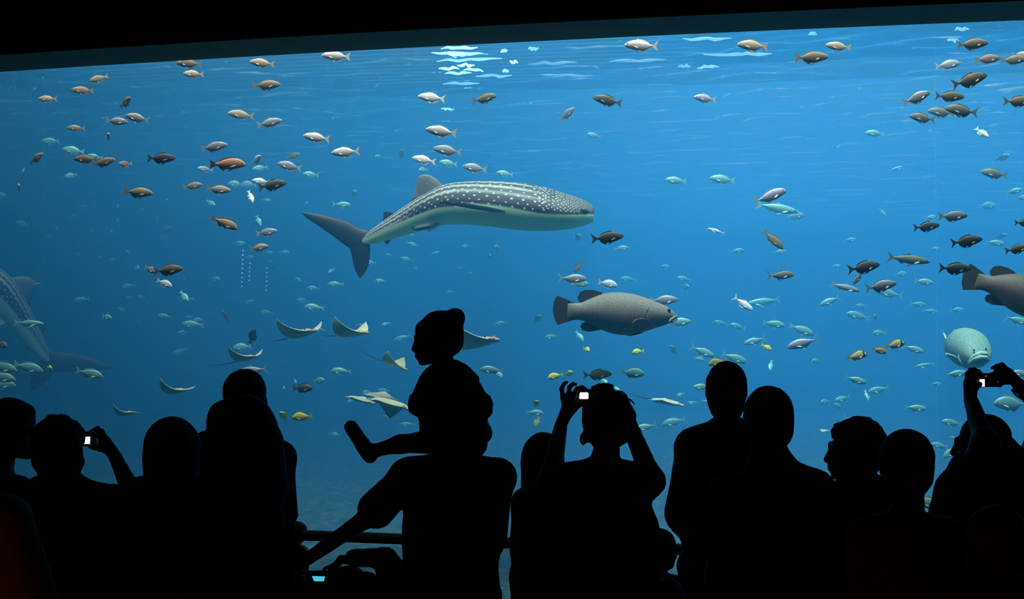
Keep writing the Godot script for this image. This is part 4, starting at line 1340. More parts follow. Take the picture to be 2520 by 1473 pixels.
	fish("jack", "turq", 2190, 722, 68, -1, 10, 0, 15.6, "turquoise fork-tailed jack below the long olive fish")
	fish("long", "olive", 2236, 638, 106, 1, -7, 0, 12, "long olive fish with dark forked tail above the striped porkfish")
	fish("chub", "dark", 2350, 660, 80, 1, -2, 0, 10.9, "dark chub on the shaded side of the cut-off grouper")
	fish("chub", "turq", 2274, 693, 49, 1, -8, 0, 15, "turquoise chub below the long olive fish")
	fish("bream", "turq", 2217, 674, 33, 1, 4, 0, 19.17, "faint blue round bream below the long olive fish")
	fish("jack", "turq", 2258, 748, 42, 1, -6, 0, 17.93, "pale blue fork-tailed jack below the long olive fish")
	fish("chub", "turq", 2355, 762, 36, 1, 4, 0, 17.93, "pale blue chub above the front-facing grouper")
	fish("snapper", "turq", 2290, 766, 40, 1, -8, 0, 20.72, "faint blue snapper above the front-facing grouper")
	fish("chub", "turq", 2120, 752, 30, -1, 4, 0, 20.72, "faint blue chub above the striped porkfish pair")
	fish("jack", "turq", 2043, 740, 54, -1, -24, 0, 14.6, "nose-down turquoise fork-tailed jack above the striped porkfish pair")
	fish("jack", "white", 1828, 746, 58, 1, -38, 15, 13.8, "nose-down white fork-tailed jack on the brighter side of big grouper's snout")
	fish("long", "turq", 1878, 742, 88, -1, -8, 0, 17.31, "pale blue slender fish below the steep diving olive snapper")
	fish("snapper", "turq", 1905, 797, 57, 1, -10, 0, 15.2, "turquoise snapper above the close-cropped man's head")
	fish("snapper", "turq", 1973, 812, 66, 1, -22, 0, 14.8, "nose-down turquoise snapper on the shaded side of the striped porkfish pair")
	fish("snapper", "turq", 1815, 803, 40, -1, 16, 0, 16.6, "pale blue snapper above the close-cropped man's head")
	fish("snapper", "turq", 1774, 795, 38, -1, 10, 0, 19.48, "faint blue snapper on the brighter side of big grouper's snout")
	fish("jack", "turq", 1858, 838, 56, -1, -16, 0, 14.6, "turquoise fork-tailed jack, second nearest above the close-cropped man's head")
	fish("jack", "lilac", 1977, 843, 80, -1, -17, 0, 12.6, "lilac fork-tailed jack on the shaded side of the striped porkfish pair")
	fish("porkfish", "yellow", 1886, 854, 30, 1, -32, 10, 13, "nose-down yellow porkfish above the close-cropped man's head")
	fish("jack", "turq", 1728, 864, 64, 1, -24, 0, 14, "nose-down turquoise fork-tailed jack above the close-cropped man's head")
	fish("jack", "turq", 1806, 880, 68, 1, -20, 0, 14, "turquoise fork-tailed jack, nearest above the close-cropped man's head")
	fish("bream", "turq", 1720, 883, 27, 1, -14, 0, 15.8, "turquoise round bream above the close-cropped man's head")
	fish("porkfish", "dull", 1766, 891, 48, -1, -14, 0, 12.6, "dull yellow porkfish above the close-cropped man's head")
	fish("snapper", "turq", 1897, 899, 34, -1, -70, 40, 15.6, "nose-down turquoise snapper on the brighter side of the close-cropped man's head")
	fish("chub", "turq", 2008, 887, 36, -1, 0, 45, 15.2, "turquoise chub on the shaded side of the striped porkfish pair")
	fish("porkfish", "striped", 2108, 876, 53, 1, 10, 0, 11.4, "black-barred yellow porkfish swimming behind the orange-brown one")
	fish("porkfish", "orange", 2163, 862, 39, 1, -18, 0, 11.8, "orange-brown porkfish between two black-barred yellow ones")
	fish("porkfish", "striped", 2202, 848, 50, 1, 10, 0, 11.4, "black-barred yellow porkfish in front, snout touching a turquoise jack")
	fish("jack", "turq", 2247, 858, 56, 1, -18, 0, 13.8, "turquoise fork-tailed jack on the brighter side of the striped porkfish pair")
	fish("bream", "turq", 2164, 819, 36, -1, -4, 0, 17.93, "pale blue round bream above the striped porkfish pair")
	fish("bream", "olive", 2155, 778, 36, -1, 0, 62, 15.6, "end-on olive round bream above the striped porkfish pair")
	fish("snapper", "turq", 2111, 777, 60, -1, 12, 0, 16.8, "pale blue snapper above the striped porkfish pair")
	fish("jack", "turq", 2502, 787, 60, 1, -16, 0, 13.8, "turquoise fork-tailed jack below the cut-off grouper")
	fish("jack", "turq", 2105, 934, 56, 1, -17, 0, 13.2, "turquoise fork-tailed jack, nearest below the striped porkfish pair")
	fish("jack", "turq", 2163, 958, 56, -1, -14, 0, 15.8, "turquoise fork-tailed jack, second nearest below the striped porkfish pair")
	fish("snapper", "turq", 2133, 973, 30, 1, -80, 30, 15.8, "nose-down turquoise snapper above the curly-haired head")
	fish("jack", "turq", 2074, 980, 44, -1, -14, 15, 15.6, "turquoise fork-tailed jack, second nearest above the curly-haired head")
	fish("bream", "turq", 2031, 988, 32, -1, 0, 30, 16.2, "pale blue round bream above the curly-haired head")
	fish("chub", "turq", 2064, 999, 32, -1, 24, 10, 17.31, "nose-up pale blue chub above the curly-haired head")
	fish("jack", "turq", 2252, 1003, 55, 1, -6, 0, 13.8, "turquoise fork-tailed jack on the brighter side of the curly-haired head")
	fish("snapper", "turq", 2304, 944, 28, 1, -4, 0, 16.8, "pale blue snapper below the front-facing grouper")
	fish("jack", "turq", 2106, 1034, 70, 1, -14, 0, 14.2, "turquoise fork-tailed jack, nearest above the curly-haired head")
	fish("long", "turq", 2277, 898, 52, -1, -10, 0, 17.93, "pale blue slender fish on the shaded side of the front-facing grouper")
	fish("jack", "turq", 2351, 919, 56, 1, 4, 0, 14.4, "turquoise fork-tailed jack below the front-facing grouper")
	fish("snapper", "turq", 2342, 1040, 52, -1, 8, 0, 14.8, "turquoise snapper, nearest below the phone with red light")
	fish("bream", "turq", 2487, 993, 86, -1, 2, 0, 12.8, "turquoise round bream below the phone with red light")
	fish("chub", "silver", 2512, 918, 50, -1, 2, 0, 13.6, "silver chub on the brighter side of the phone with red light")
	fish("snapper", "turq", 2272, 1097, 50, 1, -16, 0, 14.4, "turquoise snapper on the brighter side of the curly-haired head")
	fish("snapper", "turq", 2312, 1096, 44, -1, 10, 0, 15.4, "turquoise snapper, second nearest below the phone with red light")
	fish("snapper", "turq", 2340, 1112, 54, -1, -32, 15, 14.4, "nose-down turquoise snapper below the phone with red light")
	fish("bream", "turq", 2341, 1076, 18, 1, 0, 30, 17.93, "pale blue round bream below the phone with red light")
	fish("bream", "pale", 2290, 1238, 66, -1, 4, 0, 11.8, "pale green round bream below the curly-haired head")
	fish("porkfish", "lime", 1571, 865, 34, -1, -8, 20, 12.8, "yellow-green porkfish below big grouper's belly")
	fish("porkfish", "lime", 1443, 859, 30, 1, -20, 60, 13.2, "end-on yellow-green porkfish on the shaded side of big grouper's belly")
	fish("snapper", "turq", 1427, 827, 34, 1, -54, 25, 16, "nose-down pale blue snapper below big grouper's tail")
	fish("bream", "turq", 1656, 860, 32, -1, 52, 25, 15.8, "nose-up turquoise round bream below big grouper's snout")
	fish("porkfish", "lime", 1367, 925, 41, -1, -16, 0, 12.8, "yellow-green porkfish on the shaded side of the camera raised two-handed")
	fish("porkfish", "lime", 1399, 919, 32, 1, 26, 45, 12.8, "nose-up yellow-green porkfish above the camera raised two-handed")
	fish("chub", "olive", 1470, 921, 72, 1, 2, 0, 12.4, "olive chub above the camera raised two-handed")
	fish("bream", "turq", 1487, 938, 28, 1, -50, 30, 15.8, "nose-down turquoise round bream on the brighter side of the camera raised two-handed")
	fish("bream", "turq", 1557, 917, 60, 1, -6, 0, 12.8, "turquoise round bream below big grouper's belly")
	fish("snapper", "turq", 1517, 957, 32, 1, -42, 25, 15.2, "nose-down turquoise snapper on the brighter side of the camera raised two-handed")
	fish("chub", "turq", 1727, 951, 46, -1, -4, 0, 14, "turquoise chub on the shaded side of the close-cropped man's head")
	fish("bream", "turq", 1675, 971, 24, -1, -20, 20, 15.8, "turquoise round bream on the brighter side of the low flat ray")
	fish("long", "turq", 1706, 990, 30, -1, 2, 0, 15.8, "turquoise slender fish on the brighter side of the low flat ray")
	fish("long", "turq", 1740, 988, 34, 1, -14, 0, 16.8, "pale blue slender fish below the close-cropped man's head")
	fish("snapper", "turq", 1657, 1038, 62, -1, -14, 0, 16.6, "pale blue snapper below the low flat ray")
	fish("jack", "turq", 1590, 1050, 56, -1, -12, 0, 14.6, "turquoise fork-tailed jack below the low flat ray")
	fish("bream", "turq", 1324, 784, 34, 1, 50, 45, 16.6, "nose-up pale blue round bream on the shaded side of big grouper's tail")
	fish("chub", "turq", 1233, 795, 34, -1, -10, 0, 21.03, "faint blue chub on the brighter side of the girl's hair bun")
	fish("snapper", "turq", 1357, 828, 35, -1, -8, 0, 19.79, "faint blue snapper below big grouper's tail")
	fish("snapper", "turq", 1210, 910, 58, -1, 4, 0, 14.6, "turquoise snapper below the girl's hair bun")
	fish("bream", "turq", 1228, 920, 28, 1, -44, 20, 16, "nose-down pale blue round bream below the girl's hair bun")
	fish("porkfish", "lime", 1320, 993, 34, 1, 60, 55, 13.2, "end-on yellow-green porkfish on the shaded side of the camera raised two-handed")
	fish("snapper", "turq", 1316, 1015, 46, 1, -4, 0, 16.6, "pale blue snapper on the shaded side of the camera raised two-handed")
	fish("bream", "lime", 1322, 1037, 32, -1, -64, 40, 13.8, "nose-down yellow-green round bream on the shaded side of the camera raised two-handed")
	fish("bream", "turq", 1390, 1062, 16, -1, 0, 40, 16.6, "pale blue round bream below the camera raised two-handed")
	fish("bream", "turq", 1155, 673, 22, 1, 0, 60, 19.48, "end-on faint blue round bream above the girl's hair bun")
	fish("chub", "turq", 1224, 609, 44, -1, 0, 74, 19.48, "end-on faint blue chub on the brighter side of whale shark's belly")
	fish("bream", "turq", 1204, 630, 30, 1, 10, 72, 20.72, "end-on faint blue round bream on the brighter side of whale shark's belly")
	fish("chub", "turq", 1148, 606, 27, -1, 0, 0, 22.43, "faint blue chub below whale shark's belly")
	fish("bream", "turq", 1130, 660, 17, 1, 0, 0, 23.2, "faint blue round bream, nearest below whale shark's belly")
	fish("chub", "turq", 1107, 718, 22, -1, -6, 0, 23.2, "faint blue chub above the girl's hair bun")
	fish("snapper", "turq", 839, 913, 52, -1, 2, 0, 15.2, "turquoise snapper on the shaded side of the two stacked rays")
	fish("bream", "turq", 785, 936, 36, 1, 10, 30, 14.8, "turquoise round bream below the cup-winged ray")
	fish("bream", "dark", 745, 955, 52, 1, 0, 10, 13, "dark round bream below the cup-winged ray")
	fish("chub", "turq", 726, 940, 44, 1, 0, 72, 15.2, "end-on turquoise chub below the cup-winged ray")
	fish("chub", "turq", 698, 955, 36, 1, 0, 72, 16.6, "end-on pale blue chub on the brighter side of the short-haired man's head")
	fish("porkfish", "lime", 698, 1023, 40, -1, 62, 50, 12.9, "end-on yellow-green porkfish below the short-haired man's head")
	fish("porkfish", "gold", 744, 1025, 52, -1, -6, 0, 12.6, "golden yellow porkfish on the brighter side of the short-haired man's head")
	fish("jack", "silver", 622, 912, 78, -1, -10, 0, 13.6, "silver fork-tailed jack above the short-haired man's head")
	fish("snapper", "turq", 950, 797, 26, -1, -16, 20, 17.93, "pale blue snapper below whale shark's lower tail tip")
	fish("bream", "turq", 886, 803, 34, 1, 0, 48, 17.93, "pale blue round bream below whale shark's lower tail tip")
	fish("jack", "turq", 992, 831, 48, -1, -18, 0, 19.48, "faint blue fork-tailed jack on the shaded side of the girl's hair bun")
	fish("chub", "turq", 790, 812, 31, -1, 4, 0, 21.03, "faint blue chub on the brighter side of the cup-winged ray")
	fish("bream", "turq", 866, 986, 26, -1, -16, 0, 17.93, "pale blue round bream, second nearest on the shaded side of the two stacked rays")
	fish("bream", "turq", 903, 965, 26, -1, 0, 20, 17.93, "pale blue round bream, nearest on the shaded side of the two stacked rays")
	fish("snapper", "turq", 945, 961, 34, -1, 4, 0, 19.48, "faint blue snapper above the two stacked rays")
	fish("bream", "turq", 953, 1025, 26, 1, -10, 10, 17.93, "pale blue round bream below the two stacked rays")
	fish("bream", "turq", 822, 1068, 26, 1, -10, 0, 17.93, "pale blue round bream, third nearest on the shaded side of the two stacked rays")
	fish("long", "turq", 1003, 1043, 42, -1, 0, 0, 19.48, "faint blue slender fish below the two stacked rays")
	fish("snapper", "turq", 6, 903, 76, 1, -14, 0, 13.8, "turquoise snapper, second nearest below the shaded whale shark")
	fish("snapper", "turq", 3, 928, 74, 1, -10, 0, 14, "turquoise snapper, third nearest below the shaded whale shark")
	fish("snapper", "turq", 4, 945, 72, 1, -4, 0, 15.6, "turquoise snapper, fourth nearest below the shaded whale shark")
	fish("snapper", "turq", 70, 904, 76, 1, -14, 0, 14.6, "turquoise snapper, nearest below the shaded whale shark")
	fish("chub", "lime", 122, 906, 44, 1, 10, 55, 13.2, "end-on yellow-green chub below the shaded whale shark")
	fish("bream", "turq", 160, 910, 16, -1, 0, 30, 21.65, "faint blue round bream below the shaded whale shark")
	fish("snapper", "turq", 221, 919, 70, 1, -14, 0, 13.8, "turquoise snapper on the shaded side of the square-winged ray")
	fish("bream", "olive", 6, 847, 38, 1, -16, 30, 13.8, "olive round bream below the shaded whale shark")
	fish("long", "turq", 90, 698, 23, -1, -12, 0, 17.62, "pale blue slender fish above the shaded whale shark")
	fish("long", "turq", 71, 795, 74, 1, -2, 0, 14.4, "turquoise slender fish below the shaded whale shark")
	fish("snapper", "turq", 200, 737, 40, -1, -6, 0, 19.17, "faint blue snapper on the brighter side of the shaded whale shark")
	fish("chub", "turq", 263, 780, 46, 1, -6, 42, 15.6, "turquoise chub on the brighter side of the shaded whale shark")
	fish("jack", "turq", 296, 760, 26, 1, -22, 0, 20.72, "nose-down faint blue fork-tailed jack, second nearest above the square-winged ray")
	fish("chub", "turq", 316, 704, 37, -1, -8, 0, 20.72, "faint blue chub on the brighter side of the shaded whale shark")
	fish("bream", "turq", 318, 732, 18, -1, 0, 30, 21.65, "faint blue round bream, third nearest above the square-winged ray")
	fish("bream", "turq", 347, 730, 18, -1, 0, 30, 21.65, "faint blue round bream, second nearest above the square-winged ray")
	fish("bream", "turq", 365, 748, 14, 1, 0, 30, 22.43, "faint blue round bream, nearest above the square-winged ray")
	fish("bream", "turq", 344, 794, 18, -1, 40, 30, 22.43, "nose-up faint blue round bream above the square-winged ray")
	fish("chub", "white", 378, 1101, 54, -1, 6, 0, 13, "bright white fish peeking out beside the bobbed-haired woman")


# ------------------------------------------------------------------ people
# A person is measured at a depth: head centre, shoulders, elbows, wrists in the picture, each with an optional step in depth (third number).
func head_mesh(child := false) -> Build:                    # local: face toward +z, y up, origin at the middle of the head (0.24 m tall)
	var key := "head_child" if child else "head"
	if not cache.has(key):
		var I := Basis()
		cache[key] = skin([
			[Vector3(0, 0.035, -0.018), Vector3(0.074, 0.085, 0.094), I], [Vector3(0, -0.03, 0.03), Vector3(0.06, 0.084, 0.062), I],
			[Vector3(0, -0.082, 0.045), Vector3(0.044, 0.034, 0.044), I], [Vector3(0, -0.104, 0.072), Vector3(0, -0.104, 0.07), 0.015, 0.015],
			[Vector3(0, 0.004, 0.09), Vector3(0, -0.036, 0.105 if not child else 0.101), 0.008, 0.0125], [Vector3(-0.016, -0.04, 0.1), Vector3(0.016, -0.04, 0.1), 0.009, 0.009],
			[Vector3(-0.036, 0.022, 0.078), Vector3(0.036, 0.022, 0.078), 0.013, 0.013],
			[Vector3(-0.017, -0.063, 0.09), Vector3(0.017, -0.063, 0.09), 0.0085, 0.0085], [Vector3(-0.015, -0.077, 0.089), Vector3(0.015, -0.077, 0.089), 0.0085, 0.0085],
			[Vector3(0.04, -0.022, 0.062), Vector3(0.042, -0.03, 0.06), 0.02, 0.02], [Vector3(-0.04, -0.022, 0.062), Vector3(-0.042, -0.03, 0.06), 0.02, 0.02],
			[Vector3(0.031, 0.003, 0.078), Vector3(0.031, 0.003, 0.079), 0.013, 0.013], [Vector3(-0.031, 0.003, 0.078), Vector3(-0.031, 0.003, 0.079), 0.013, 0.013],
			[Vector3(0.08, -0.005, -0.012), Vector3(0.011, 0.032, 0.02), Basis(Vector3.UP, 0.35)], [Vector3(-0.08, -0.005, -0.012), Vector3(0.011, 0.032, 0.02), Basis(Vector3.UP, -0.35)],
			[Vector3(0, -0.07, -0.025), Vector3(0, -0.13, -0.035), 0.052, 0.05]], 0.0058, 0.012)
	return cache[key]


# A hand from a wrist, the middle of the palm and finger paths; the last path is the thumb
func hand_skin(wrist: Vector3, palm: Vector3, fingers: Array, s := 1.0) -> Build:
	var prims := []
	var knuckles := Vector3.ZERO
	for k in 4: knuckles += (fingers[k][0] as Vector3) / 4
	prims.append([wrist, palm, 0.024 * s, 0.026 * s])
	for k in 4: prims.append([palm, fingers[k][0], 0.022 * s, 0.012 * s])
	for k in fingers.size():
		var f: Array = fingers[k]
		var r := (0.0098 if k < 4 else 0.0115) * s
		for j in f.size() - 1: prims.append([f[j], f[j + 1], r * (1.0 - 0.12 * j), r * (0.88 - 0.12 * j)])
	if fingers.size() > 4: prims.append([palm.lerp(wrist, 0.6), fingers[4][0], 0.02 * s, 0.014 * s])
	return skin(prims, 0.0042, 0.007)


func relaxed_hand(wrist: Vector3, along: Vector3, back: Vector3, s := 1.0) -> Build:
	along = along.normalized()
	var side := along.cross(back).normalized()
	var curl := side.cross(along).normalized()
	var fingers := []
	for k in 4:
		var spread := (k - 1.5) * 0.019 * s
		var len: float = [0.068, 0.078, 0.074, 0.058][k] * s
		var k0 := wrist + along * 0.092 * s + side * spread
		fingers.append([k0, k0 + along * len * 0.5 - curl * 0.012 * s, k0 + along * len * 0.82 - curl * 0.034 * s, k0 + along * len * 0.92 - curl * 0.054 * s])
	var t0 := wrist + along * 0.04 * s - side * 0.034 * s
	fingers.append([t0, t0 + along * 0.032 * s - side * 0.016 * s - curl * 0.012 * s, t0 + along * 0.058 * s - side * 0.014 * s - curl * 0.024 * s])
	return hand_skin(wrist, wrist + along * 0.05 * s, fingers, s)


func person(label: String, s: Dictionary) -> Node3D:
	var d: float = s.d
	var fy: float = s.get("floor", 0.0)
	var hs: float = s.get("hs", 1.0)            # head size
	var bs: float = s.get("bs", 1.0)            # body size
	var base := P(s.head[0], s.head[1], d)
	base.y = fy
	var o := root("person", Transform3D(Basis(), base))
	tag(o, label, s.get("cat", "person"))
	var Q := func(a: Array) -> Vector3: return P(a[0], a[1], d + (a[2] if a.size() > 2 else 0.0)) - base
	var fwd := -cam.global_transform.basis.z
	fwd.y = 0.0
	fwd = fwd.normalized()
	var rt := fwd.cross(Vector3.UP).normalized()
	var up := Vector3.UP
	var head: Vector3 = Q.call(s.head)
	var facing := fwd.rotated(up, -deg_to_rad(s.get("turn", 0.0)))
	var hb := Basis(up.cross(facing).normalized(), up, facing)
	hb = hb * Basis(Vector3.RIGHT, deg_to_rad(s.get("nod", 0.0))) * Basis(Vector3.BACK, deg_to_rad(s.get("tilt", 0.0)))
	var ht := Transform3D(hb.scaled_local(Vector3.ONE * hs), head)
	var sl: Vector3 = Q.call(s.sl)
	var sr: Vector3 = Q.call(s.sr)
	var mid := (sl + sr) / 2
	var across := (sr - sl).normalized()
	var wide := (sr - sl).length() / 2
	var body := []
	body.append([ht * Vector3(0, -0.08, -0.03), mid + up * 0.015 * bs, 0.052 * hs, 0.062 * bs])
	var torso := []
	for p in [sl, sr]: torso.append([mid + up * 0.035 * bs, p, 0.06 * bs, 0.062 * bs])
	var hips: Vector3 = Q.call(s.hips) if s.has("hips") else mid + (up * -0.53 + fwd * 0.02) * bs
	var lean := (mid - hips).normalized()
	var tb := Basis(across, lean, across.cross(lean)).orthonormalized()
	torso.append([mid.lerp(hips, 0.30), Vector3(maxf(wide * 0.98, 0.14 * bs), 0.2 * bs, 0.125 * bs), tb])
	torso.append([mid.lerp(hips, 0.66), Vector3(s.get("waist", 0.155) * bs, 0.21 * bs, 0.118 * bs), tb])
	torso.append([hips, Vector3(s.get("hip", 0.172) * bs, 0.15 * bs, 0.13 * bs), tb])
	body.append_array(torso)
	var sleeves := []
	var hands := []
	for side in [["sl", "el", "wl", "hand_l", sl, -1.0], ["sr", "er", "wr", "hand_r", sr, 1.0]]:
		var sh: Vector3 = side[4]
		var e: Vector3 = Q.call(s[side[1]]) if s.has(side[1]) else sh + (-up * 0.29 + across * side[5] * 0.045 - fwd * 0.02) * bs
		var w: Vector3 = Q.call(s[side[2]]) if s.has(side[2]) else e + (-up * 0.24 + fwd * 0.07) * bs
		var ar: float = s.get("arm", 1.0) * bs
		body.append([sh, e, 0.052 * ar, 0.041 * ar])
		body.append([e, w, 0.042 * ar, 0.028 * ar])
		var cut: float = s.get("sleeve", 0.62)
		sleeves.append([sh, sh.lerp(e, minf(cut, 1.0)), 0.064 * ar, s.get("cuff", 0.062) * ar])
		if cut > 1.0: sleeves.append([e, e.lerp(w, cut - 1.0), 0.055 * ar, 0.042 * ar])
		if s.has(side[3]):
			var f := []
			for path in s[side[3]].fingers:
				var q := []
				for p in path: q.append(Q.call(p))
				f.append(q)
			hands.append(hand_skin(w, Q.call(s[side[3]].palm), f, s[side[3]].get("size", 1.0)))
		elif not s.get("hide_hands", false):
			hands.append(relaxed_hand(w, w - e, -fwd if absf((w - e).normalized().dot(fwd)) < 0.9 else up, bs))
	var legs := []
	var feet := []
	for k in [-1.0, 1.0]:
		var h: Vector3 = hips + across * 0.088 * k * bs - up * 0.05 * bs
		var knee: Vector3
		var ankle: Vector3
		var toe: Vector3
		if s.has("legs"):
			var lp: Array = s.legs[0 if k < 0.0 else 1]
			h = Q.call(lp[0])
			knee = Q.call(lp[1])
			ankle = Q.call(lp[2])
			toe = Q.call(lp[3])
		else:
			ankle = Vector3(h.x, 0.075, h.z) + across * 0.02 * k
			knee = h.lerp(ankle, 0.5) + fwd * 0.02
			toe = Vector3(ankle.x, 0.035, ankle.z) + fwd * 0.16 * bs
		legs.append([h, knee, 0.08 * bs, 0.056 * bs])
		legs.append([knee, ankle, 0.056 * bs, 0.04 * bs])
		var heel: Vector3 = ankle + (ankle - toe).normalized() * 0.03 * bs + (Vector3.ZERO if s.has("legs") else -up * 0.035)
		var fr: float = s.get("foot", 1.0) * bs
		feet.append([heel, toe, 0.036 * fr, 0.034 * fr])
		feet.append([ankle, heel.lerp(toe, 0.35), 0.042 * bs, 0.042 * bs])
	body.append_array(legs)
	for f in feet: body.append([f[0], f[1], f[2] * 0.8, f[3] * 0.8])
	var b := skin(body, 0.021 if bs > 0.8 else 0.016, 0.045 * bs)
	b.join(head_mesh(s.get("cat", "person") == "child"), ht)
	for h in hands: b.join(h)
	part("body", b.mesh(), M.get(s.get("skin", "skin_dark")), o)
	# clothes follow the body
	var grown := []
	for p in torso: grown.append([p[0], p[1], p[2] + 0.014, p[3] + 0.014] if p.size() == 4 else [p[0], p[1] + Vector3.ONE * 0.014, p[2]])
	grown.append_array(sleeves)
	for e in s.get("cloth", []): grown.append(blob(Q, e, d))
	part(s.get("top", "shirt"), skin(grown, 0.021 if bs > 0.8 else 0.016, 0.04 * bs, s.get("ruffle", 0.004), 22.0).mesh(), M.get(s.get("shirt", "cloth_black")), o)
	var trousers := [[hips + up * 0.02, Vector3(s.get("hip", 0.172) * bs + 0.02, 0.13 * bs, 0.145 * bs), tb]]
	for p in legs: trousers.append([p[0], p[1].lerp(p[0], 0.06), p[2] + 0.02, p[3] + 0.022])
	if not s.has("legs"): part("trousers", skin(trousers, 0.026, 0.03, 0.004, 18.0).mesh(), M.cloth_navy, o)
	for k in 2:
		part("shoe", skin([[feet[k * 2][0], feet[k * 2][1], feet[k * 2][2] * 1.1, feet[k * 2][3] * 1.1], [feet[k * 2 + 1][0], feet[k * 2 + 1][1], feet[k * 2 + 1][2] * 0.95, feet[k * 2 + 1][3]]], 0.013, 0.02).mesh(), M.shoe, o)
	# hair: a cap over the skull unless bald, then the measured locks
	var hair := []
	var style: String = s.get("hair", "short")
	if style != "bald":
		var thick: float = s.get("thick", 0.012)
		hair.append([ht * Vector3(0, 0.043, -0.03), Vector3(0.075 + thick, 0.083 + thick, 0.09 + thick) * hs, hb])
		if style != "crop": hair.append([ht * Vector3(0, -0.02, -0.055), Vector3(0.07 + thick, 0.07 + thick, 0.045 + thick) * hs, hb])
	for e in s.get("locks", []): hair.append(blob(Q, e, d))
	if hair: part(s.get("hair_name", "hair"), skin(hair, 0.0105, 0.02, s.get("frizz", 0.004), s.get("curl", 45.0)).mesh(), M.get(s.get("hair_mat", "hair")), o)
	if s.has("strands"):
		var wisps := Build.new()
		for st in s.strands:
			var pts := []
			var rr := []
			for p in st: pts.append(Q.call(p))
			for k in pts.size(): rr.append(lerpf(0.0055, 0.0022, float(k) / (pts.size() - 1)))
			wisps.join(tube(pts, rr, 5))
		tag(part("hair_wisps", wisps.mesh(), M.get(s.get("hair_mat", "hair")), o), "", "", "", "stuff")
	return o


# a measured lump: [x, y, dd, rx, ry in picture units, depth radius in metres] or a capsule [[x, y, dd, r], [x, y, dd, r]]
func blob(Q: Callable, e: Array, d: float) -> Array:
	if e[0] is Array: return [Q.call([e[0][0], e[0][1], e[0][2]]), Q.call([e[1][0], e[1][1], e[1][2]]), e[0][3] * d / F, e[1][3] * d / F]
	return [Q.call([e[0], e[1], e[2]]), Vector3(e[3] * d / F, e[4] * d / F, e[5]), cam.transform.basis]


# a compact camera whose back and screen face its user; measured box, screen box
func compact_camera(label: String, q: Array, screen: Array, d: float, glow: String, lamp := false) -> void:
	var c := Vector2((q[0] + q[2]) / 2, (q[1] + q[3]) / 2)
	var k := d / F
	var o := root("compact_camera", Transform3D(cam.transform.basis, P(c.x, c.y, d)))
	tag(o, label, "camera")
	var hw: float = (q[2] - q[0]) / 2 * k
	var hh: float = (q[3] - q[1]) / 2 * k
	part("body", chamfer(Vector3(-hw, -hh, -0.024), Vector3(hw, hh, 0.0), 0.006).mesh(), M.camera_body, o)
	part("lens", tube([Vector3(0.1 * hw, 0, -0.02), Vector3(0.1 * hw, 0, -0.045), Vector3(0.1 * hw, 0, -0.046)], [hh * 0.62, hh * 0.55, hh * 0.3], 20).mesh(), M.camera_body, o)
	part("shutter_button", tube([Vector3(hw * 0.55, hh - 0.001, -0.012), Vector3(hw * 0.55, hh + 0.004, -0.012)], [0.006, 0.0055], 12).mesh(), M.camera_body, o)
	var pts := []
	for p in screen: pts.append(Vector3((p[0] - c.x) * k, (c.y - p[1]) * k, 0.002))
	part("screen", slab(pts, 0.003).mesh(), M.get(glow), o)
	if lamp: part("indicator_lamp", ball(Vector3((2426.5 - c.x) * k, (c.y - 925) * k, 0.001), Vector3(0.0042, 0.003, 0.003), 6, 8).mesh(), M.led_red, o)


